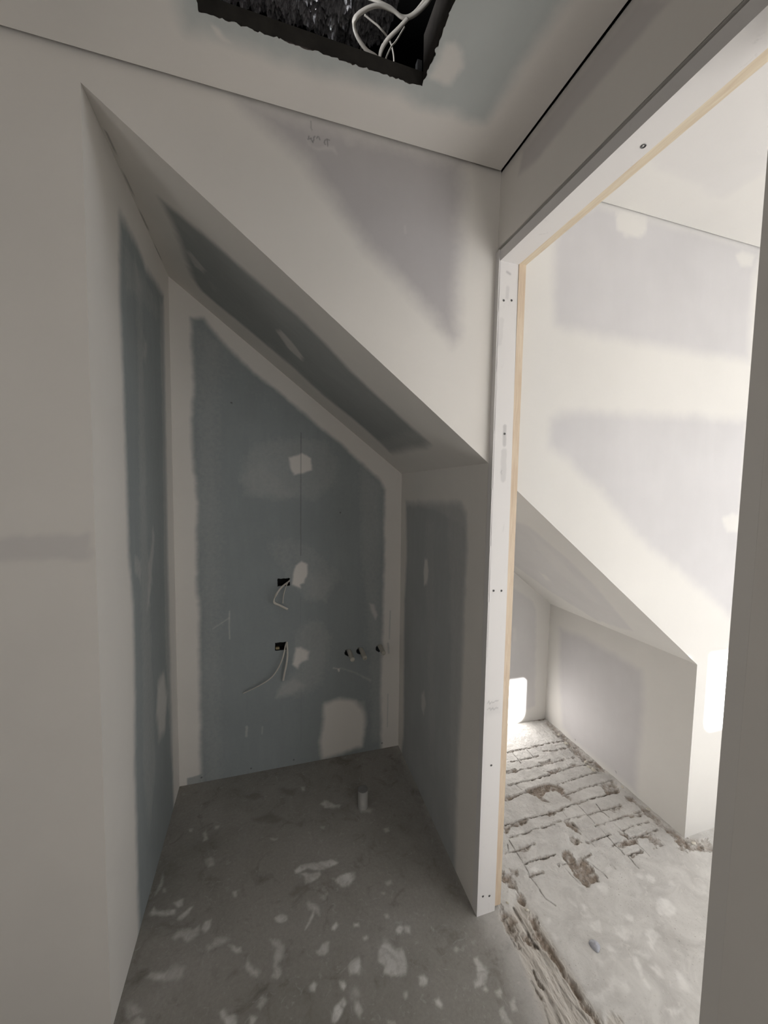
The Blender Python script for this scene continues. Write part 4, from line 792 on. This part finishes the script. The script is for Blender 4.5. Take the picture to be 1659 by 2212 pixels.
# ------------------------------------------------------------------ door lining
door = empty('door_1', (0.03, -0.35, 0), kind='structure')
def part(name, s, mats, parent, **k):
    o = s.build(name, mats, **k); o.parent = parent; o.matrix_parent_inverse = Matrix.Translation(-parent.location); return o
JX, JY, HD, HT = -0.004, -0.0255, 2.136, 2.168
s = Surf(); s.sheet(lin(JX, 0.061, 0.0025), lin(0.002, HT, 0.0035), lambda u, v: (u, JY+0.007*np.clip((v-1.0)/1.2, 0, 1), v), 'jamb', (0, 2), base=0)
for z0, z1 in zip(np.linspace(0, HT, 13)[:-1], np.linspace(0, HT, 13)[1:]):
    yy = JY+0.0003+0.007*min(max((z1-1.0)/1.2, 0), 1)
    s.box((JX-0.004, yy, z0), (0.0605, 0.006, z1), 0)
jamb = part('jamb', s, [M_PRIME], door)
s = Surf(); s.box((0.0612, JY+0.0045, 0.012), (WT, -0.0005, HT), 0); part('pine_strip', s, [M_PINE], door, label='bare yellow pine edge of the far jamb')
s = Surf(); s.box((JX, NEAR-0.0245, HD), (0.061, JY+0.0072, HT), 0); head = part('head', s, [M_PRIME], door)
s = Surf(); s.box((0.0612, NEAR-0.0245, HD+0.0015), (WT, JY+0.0072, HT), 0); part('pine_strip', s, [M_PINEH], door, label='bare pine edge of the door head')
s = Surf(); s.box((0.0, NEAR-0.0245, 0.0), (WT, NEAR, HD+0.03), 0); part('jamb', s, [M_PAINT], door)
def screw_me():
    V = []; F = []; n = 12
    for r, y in ((0.0036, -0.0003), (0.0032, -0.0006), (0.0012, 0.0004)):
        for i in range(n):
            a = 2*math.pi*i/n; V.append((r*math.cos(a), y, r*math.sin(a)))
    for k in range(2):
        for i in range(n): F.append((k*n+i, k*n+(i+1) % n, (k+1)*n+(i+1) % n, (k+1)*n+i))
    F.append(tuple(range(2*n, 3*n)))
    return mesh_from('screw', np.array(V), F, [M_SCREW])
SC = screw_me()
for x, z in SCREWS_J:
    yy = JY+0.007*min(max((z-1.0)/1.2, 0), 1)
    o = link('screw', SC, parent=jamb); o.location = (x, yy-0.0005, z); o.matrix_parent_inverse = Matrix.Identity(4)
o = link('screw', SC, parent=head); o.location = (0.039, -0.450, HD-0.0006); o.rotation_euler = (math.pi/2, 0, 0); o.scale = (1.5, 1.5, 1.5)

# ------------------------------------------------------------------ sweeps
def catmull(pts, n=10):
    P = [Vector(p) for p in pts]; P = [2*P[0]-P[1]]+P+[2*P[-1]-P[-2]]; out = []
    for i in range(1, len(P)-2):
        a, b_, c, d = P[i-1:i+3]
        for k in range(n):
            t = k/n; out.append(0.5*((2*b_)+(c-a)*t+(2*a-5*b_+4*c-d)*t*t+(3*b_-a-3*c+d)*t**3))
    out.append(P[-2]); return out
def sweep(name, pts, ra, rb, mat, wide=(0, 0, 1), n=10, seg=14, **k):
    """flat twin cable: oval section, long axis as near to 'wide' as it can be"""
    C_ = catmull(pts, n); V = []; F = []
    W0 = Vector(wide)
    for i, p in enumerate(C_):
        t = (C_[min(i+1, len(C_)-1)]-C_[max(i-1, 0)]).normalized()
        a = (W0-t*W0.dot(t)); a = a.normalized() if a.length > 0.05 else t.orthogonal().normalized()
        b_ = t.cross(a)
        for j in range(seg):
            th = 2*math.pi*j/seg; V.append(tuple(p+a*ra*math.cos(th)+b_*rb*math.sin(th)))
    m = len(C_)
    for i in range(m-1):
        for j in range(seg): F.append((i*seg+j, i*seg+(j+1) % seg, (i+1)*seg+(j+1) % seg, (i+1)*seg+j))
    F.append(tuple(range(seg-1, -1, -1))); F.append(tuple(range((m-1)*seg, m*seg)))
    me = mesh_from(name, np.array(V), F, [mat], smooth=True)
    return link(name, me, **k)

Y = DEP
sweep('power_cable', [(-0.566, Y+0.03, 0.972), (-0.580, Y-0.004, 0.966), (-0.612, Y-0.035, 0.950), (-0.636, Y-0.05, 0.925), (-0.650, Y-0.045, 0.895), (-0.648, Y-0.035, 0.872), (-0.625, Y-0.03, 0.857), (-0.586, Y-0.03, 0.833)], 0.0055, 0.003, M_CABLE, (0.3, 0, 1),
      label='thick flat white cable curling out of the upper cut-out in the blue-grey wall', cat='cable')
sweep('power_cable', [(-0.575, Y+0.03, 0.962), (-0.588, Y-0.003, 0.952), (-0.597, Y-0.018, 0.935), (-0.606, Y-0.022, 0.900), (-0.609, Y-0.020, 0.862)], 0.0025, 0.002, M_CABLE,
      label='thin white cable hanging straight down from the upper cut-out', cat='cable')
sweep('power_cable', [(-0.588, Y+0.03, 0.65), (-0.596, Y-0.003, 0.640), (-0.603, Y-0.02, 0.610), (-0.617, Y-0.028, 0.570), (-0.640, Y-0.030, 0.525), (-0.675, Y-0.028, 0.487), (-0.730, Y-0.022, 0.455), (-0.797, Y-0.015, 0.427)], 0.0032, 0.002, M_CABLE, (1, 0, 0.3),
      label='long white cable sweeping down to the left from the lower cut-out', cat='cable')
sweep('power_cable', [(-0.582, Y+0.03, 0.655), (-0.588, Y-0.003, 0.652), (-0.586, Y-0.02, 0.600), (-0.592, Y-0.022, 0.550), (-0.601, Y-0.020, 0.505), (-0.607, Y-0.016, 0.466)], 0.0045, 0.0025, M_CABLE, (1, 0, 0),
      label='flat off-white cable hanging from the lower cut-out with a bared tip', cat='cable')

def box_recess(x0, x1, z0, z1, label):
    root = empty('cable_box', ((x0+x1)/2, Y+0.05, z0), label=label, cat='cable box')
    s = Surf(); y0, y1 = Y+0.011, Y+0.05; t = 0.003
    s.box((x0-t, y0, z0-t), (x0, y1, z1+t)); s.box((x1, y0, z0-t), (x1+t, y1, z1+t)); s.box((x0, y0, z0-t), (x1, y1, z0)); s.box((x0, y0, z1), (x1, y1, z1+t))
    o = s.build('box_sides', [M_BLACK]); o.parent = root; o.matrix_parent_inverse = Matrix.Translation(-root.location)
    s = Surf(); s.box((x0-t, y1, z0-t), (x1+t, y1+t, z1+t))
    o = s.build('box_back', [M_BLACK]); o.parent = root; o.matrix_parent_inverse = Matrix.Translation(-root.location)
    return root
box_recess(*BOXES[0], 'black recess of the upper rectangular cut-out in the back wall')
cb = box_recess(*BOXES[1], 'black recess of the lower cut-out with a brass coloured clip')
s = Surf(); s.box((BOXES[1][0]+0.003, Y+0.012, BOXES[1][2]+0.0005), (BOXES[1][0]+0.022, Y+0.03, BOXES[1][2]+0.012))
o = s.build('clip', [M_BRASS], label='brass coloured clip'); o.parent = cb; o.matrix_parent_inverse = Matrix.Translation(-cb.location)

# ------------------------------------------------------------------ pipe stubs
def tube(name, axis0, axis1, ro, ri, mat, inner_depth=0.03, seg=28, **k):
    a = Vector(axis0); b_ = Vector(axis1); t = (b_-a).normalized(); u = t.orthogonal().normalized(); v = t.cross(u)
    rings = [(a, ro), (b_-t*0.001, ro), (b_, ro-0.0008), (b_, ri), (b_-t*inner_depth, ri*0.98)]
    V = []; F = []
    for p, r in rings:
        for j in range(seg):
            th = 2*math.pi*j/seg; V.append(tuple(p+u*r*math.cos(th)+v*r*math.sin(th)))
    for i in range(len(rings)-1):
        for j in range(seg): F.append((i*seg+j, i*seg+(j+1) % seg, (i+1)*seg+(j+1) % seg, (i+1)*seg+j))
    F.append(tuple(range(seg-1, -1, -1))); F.append(tuple(range((len(rings)-1)*seg, len(rings)*seg)))
    root = empty(name, (axis0[0], axis0[1], max(axis0[2], 0)), **k)
    o = link('pipe_wall', mesh_from('pipe_wall', np.array(V), F, [mat], smooth=False), parent=root); o.matrix_parent_inverse = Matrix.Translation(-root.location)
    return root
PR = 0.0118
tube('pipe_stub', (-0.266, Y+0.05, 0.572), (-0.268, Y-0.085, 0.565), PR, 0.0092, M_PIPE, 0.004, label='white pipe stub in the left round hole of the three', cat='pipe', group='capped water pipe stubs')
tube('pipe_stub', (-0.2005, Y+0.05, 0.576), (-0.2035, Y-0.085, 0.566), PR, 0.0092, M_PIPE, 0.010, label='white pipe stub in the middle round hole, open end', cat='pipe', group='capped water pipe stubs')
tube('pipe_stub', (-0.098, Y+0.05, 0.586), (-0.100, Y-0.075, 0.576), PR, 0.0092, M_PIPE, 0.004, label='white pipe stub beside the cream corner strip, right of the other two', cat='pipe', group='capped water pipe stubs')
dp = tube('drain_pipe', (-0.272, 0.519, -0.02), (-0.272, 0.519, 0.083), 0.0225, 0.0195, M_PVC, 0.006, label='short grey-white drain pipe standing up from the concrete floor', cat='pipe')
V = [(-0.272+rr_*math.cos(a), 0.519+rr_*math.sin(a), z) for rr_, z in ((0.0226, 0.0815), (0.0226, 0.0838), (0.0190, 0.0846)) for a in np.linspace(0, 2*math.pi, 28, endpoint=False)]
F = [(k*28+j, k*28+(j+1) % 28, (k+1)*28+(j+1) % 28, (k+1)*28+j) for k in range(2) for j in range(28)]+[tuple(range(56, 84))]
o = link('top_disc', mesh_from('top_disc', np.array(V), F, [M_DISC]), parent=dp, label='flat dark grey disc across the top'); o.matrix_parent_inverse = Matrix.Translation(-dp.location)

# ------------------------------------------------------------------ roof void contents
s = Surf()
s.sheet(lin(HX0-0.05, HX1+0.05, 0.01), lin(0, 1, 0.5), lambda u, v: (u, -0.161+0*u, H+0.003+v*0.034), 'none', (0, 2))
s.box((-1.9, -0.1605, H+0.013), (-0.05, -0.121, H+0.038))
s.build('ceiling_batten', [M_BATTEN], label='dark timber batten along the back edge of the ceiling hatch', cat='timber')
s = Surf(); s.box((HX1+0.002, -1.0, H+0.013), (HX1+0.045, -0.165, H+0.115))
s.build('ceiling_joist', [M_DARK], label='dark joist on the right side of the ceiling hatch', cat='timber')
s = Surf(); s.box((HX0-0.045, -1.0, H+0.013), (HX0-0.002, -0.125, H+0.175))  # made taller to block the added foil light
s.build('ceiling_joist', [M_DARK], label='dark joist on the left side of the ceiling hatch', cat='timber')
s = Surf(); s.box((-0.321, -0.115, H+0.075), (-0.309, -0.100, H+0.112)); 
s.build('bracket', [M_SCREW], label='small grey metal bracket in the right back corner of the hatch', cat='bracket')

def duct(x0, x1, yc, zc, r, seed, taper, label, frill=0.035, skew=0.0):
    nu, nt_ = 380, 130
    U, T = np.meshgrid(np.linspace(0, 1, nu), np.linspace(0, 2*np.pi, nt_, endpoint=False), indexing='ij')
    x = x0+(x1-x0)*U; 
    rad = r*(1+taper*(U-0.5)) + 0.020*np.abs(fbm(x*1.0, T*0.06, 30, seed, 2)) + 0.030*np.abs(fbm(x*1.0+0.02*T, T*0.06, 70, seed+5, 3)) + 0.010*fbm(x, T*0.35, 110, seed+9, 3)
    y = yc+rad*np.cos(T)+skew*(U-0.5); z = zc+rad*np.sin(T)
    x = x+0.010*fbm(T*0.5, x, 8, seed+2)
    V = np.stack([x.ravel(), y.ravel(), z.ravel()], 1); idx = np.arange(nu*nt_).reshape(nu, nt_)
    a = idx[:-1]; b_ = idx[1:]; F = np.stack([a.ravel(), b_.ravel(), np.roll(b_, -1, 1).ravel(), np.roll(a, -1, 1).ravel()], 1).tolist()
    F.append(tuple(idx[0][::-1].tolist())); F.append(tuple(idx[-1].tolist()))
    return link('foil_duct', mesh_from('foil_duct', V, F, [M_FOIL], smooth=False), label=label, cat='duct')
duct(-1.30, -0.462, 0.045, 2.853, 0.115, 3, 0.0, 'crinkled silver foil duct above the ceiling hatch')
duct(-0.455, -0.33, 0.085, 2.885, 0.100, 40, -0.5, 'smaller crumpled foil piece behind the white cables')

yc = -0.10
def cab(pts, ra, rb, label, wide=(0, 0.2, 1), yoff=0.0):
    sweep('attic_cable', [(p[0], yc+yoff+(p[2] if len(p) > 2 else 0), p[1]) for p in pts], ra, rb, M_CABLE, wide, label=label, cat='cable')
cab([(-0.40, 2.440), (-0.418, 2.493), (-0.450, 2.507), (-0.475, 2.535), (-0.478, 2.566), (-0.451, 2.597), (-0.418, 2.616), (-0.381, 2.617), (-0.353, 2.610), (-0.322, 2.632), (-0.289, 2.674), (-0.27, 2.72)], 0.0065, 0.0035, 'thick white cable looping over the dark hatch opening')
cab([(-0.47, 2.66, .03), (-0.422, 2.636, .01), (-0.388, 2.632, .008), (-0.355, 2.622, .008), (-0.325, 2.640, .008), (-0.29, 2.69, .008)], 0.005, 0.003, 'white cable running behind the thick loop in the hatch')
cab([(-0.450, 2.606, .02), (-0.430, 2.598, .02), (-0.409, 2.589, .02), (-0.383, 2.567, .02), (-0.372, 2.530, .02), (-0.375, 2.491, .02), (-0.378, 2.450, .02)], 0.0025, 0.002, 'thin white cable arching down at the right of the hatch')
cab([(-0.415, 2.445, -.01), (-0.416, 2.497, -.01), (-0.401, 2.532, -.01), (-0.372, 2.569, -.01), (-0.348, 2.600, -.01)], 0.0055, 0.003, 'flat white cable with a cut end pointing up to the right')
cab([(-0.403, 2.445, 0), (-0.401, 2.494, 0), (-0.386, 2.533, 0), (-0.374, 2.550, 0), (-0.352, 2.590, 0)], 0.002, 0.002, 'thin grey cable beside the cut flat cable')

# ------------------------------------------------------------------ loose bits on the floor
def crumb(name, loc, size, seed, mat, flat=0.6, n=3, **k):
    import bmesh
    bm = bmesh.new(); bmesh.ops.create_icosphere(bm, subdivisions=n, radius=1)
    rnd = random.Random(seed); dirs = [Vector((rnd.uniform(-1, 1), rnd.uniform(-1, 1), rnd.uniform(-1, 1))).normalized() for _ in range(9)]
    for v in bm.verts:
        for d in dirs:
            t = v.co.dot(d)
            if t > 0.72: v.co -= d*(t-0.72)
        v.co = Vector((v.co.x*size[0], v.co.y*size[1], v.co.z*size[2]))
    me = bpy.data.meshes.new(name); bm.to_mesh(me); bm.free(); me.materials.append(mat)
    o = link(name, me, loc=loc, **k); o.rotation_euler = (0, 0, rnd.uniform(0, 3)); return o
for i, (x, y, sz, lab) in enumerate([(0.962, 0.700, 0.011, 'flat pale plaster crumb at the wall foot, farthest along the niche'), (0.945, 0.625, 0.013, 'round pale plaster crumb lying near the back of the far niche'),
        (0.935, 0.470, 0.013, 'pale plaster crumb by the wall foot in the middle of the far niche'), (0.925, 0.440, 0.012, 'second pale crumb of the middle heap, on its doorway side'), (0.930, 0.415, 0.016, 'largest pale crumb of the middle heap at the wall foot'),
        (0.975, 0.285, 0.009, 'small pale crumb beside the dark soil strip under the right board'), (0.972, 0.150, 0.010, 'pale crumb on the soil strip nearer the wall corner'), (0.996, -0.030, 0.010, 'thin pale sliver at the foot of the sharp wall corner')]):
    crumb('plaster_crumb', (x, y, sz*0.3), (sz, sz*0.75, sz*0.5), 10+i, M_CRUMB, label=lab, cat='crumb', group='plaster crumbs along the far niche wall')
for i, (x, y, sz, lab) in enumerate([(0.169, -0.055, 0.007, 'small pale mortar chip on the edge of the trench'), (0.118, -0.016, 0.006, 'tiny pale mortar chip next to the pine door jamb')]):
    crumb('mortar_chip', (x, y, sz*0.3), (sz, sz*0.7, sz*0.5), 40+i, M_CRUMB, label=lab, cat='chip')
# leaf-shaped flake
L0 = Vector(FLAKE[0]); L1 = Vector(FLAKE[1]); ax = (L1-L0); ln = ax.length; ax.normalize(); sd_ = Vector((-ax.y, ax.x, 0))
V = []; F = []; na, nb_ = 16, 9
for lay in (0, 1):
    for i in range(na):
        t = i/(na-1); wd = 0.0165*math.sin(math.pi*min(1, t**0.75*0.93+0.05))**0.8
        for j in range(nb_):
            q = j/(nb_-1)*2-1; h = 0.009*(1-q*q)*math.sin(math.pi*(t*0.9+0.05))+0.0012*math.sin(q*9)*(1-t)+0.001
            p = L0+ax*ln*t+sd_*wd*q; V.append((p.x, p.y, h+(0.0 if lay else -0.001)))
for lay in (0, 1):
    o0 = lay*na*nb_
    for i in range(na-1):
        for j in range(nb_-1):
            f = (o0+i*nb_+j, o0+i*nb_+j+1, o0+(i+1)*nb_+j+1, o0+(i+1)*nb_+j); F.append(f if lay == 0 else f[::-1])
rim = [i*nb_ for i in range(na)]+[(na-1)*nb_+j for j in range(1, nb_)]+[i*nb_+nb_-1 for i in range(na-2, -1, -1)]+[j for j in range(nb_-2, 0, -1)]
for i in range(len(rim)):
    a_, b_ = rim[i], rim[(i+1) % len(rim)]; F.append((a_, b_, b_+na*nb_, a_+na*nb_))
link('paint_flake', mesh_from('paint_flake', np.array(V), F, [M_CHIP], smooth=True), label='blue-grey leaf-shaped flake lying on the pale concrete beyond the doorway', cat='flake')
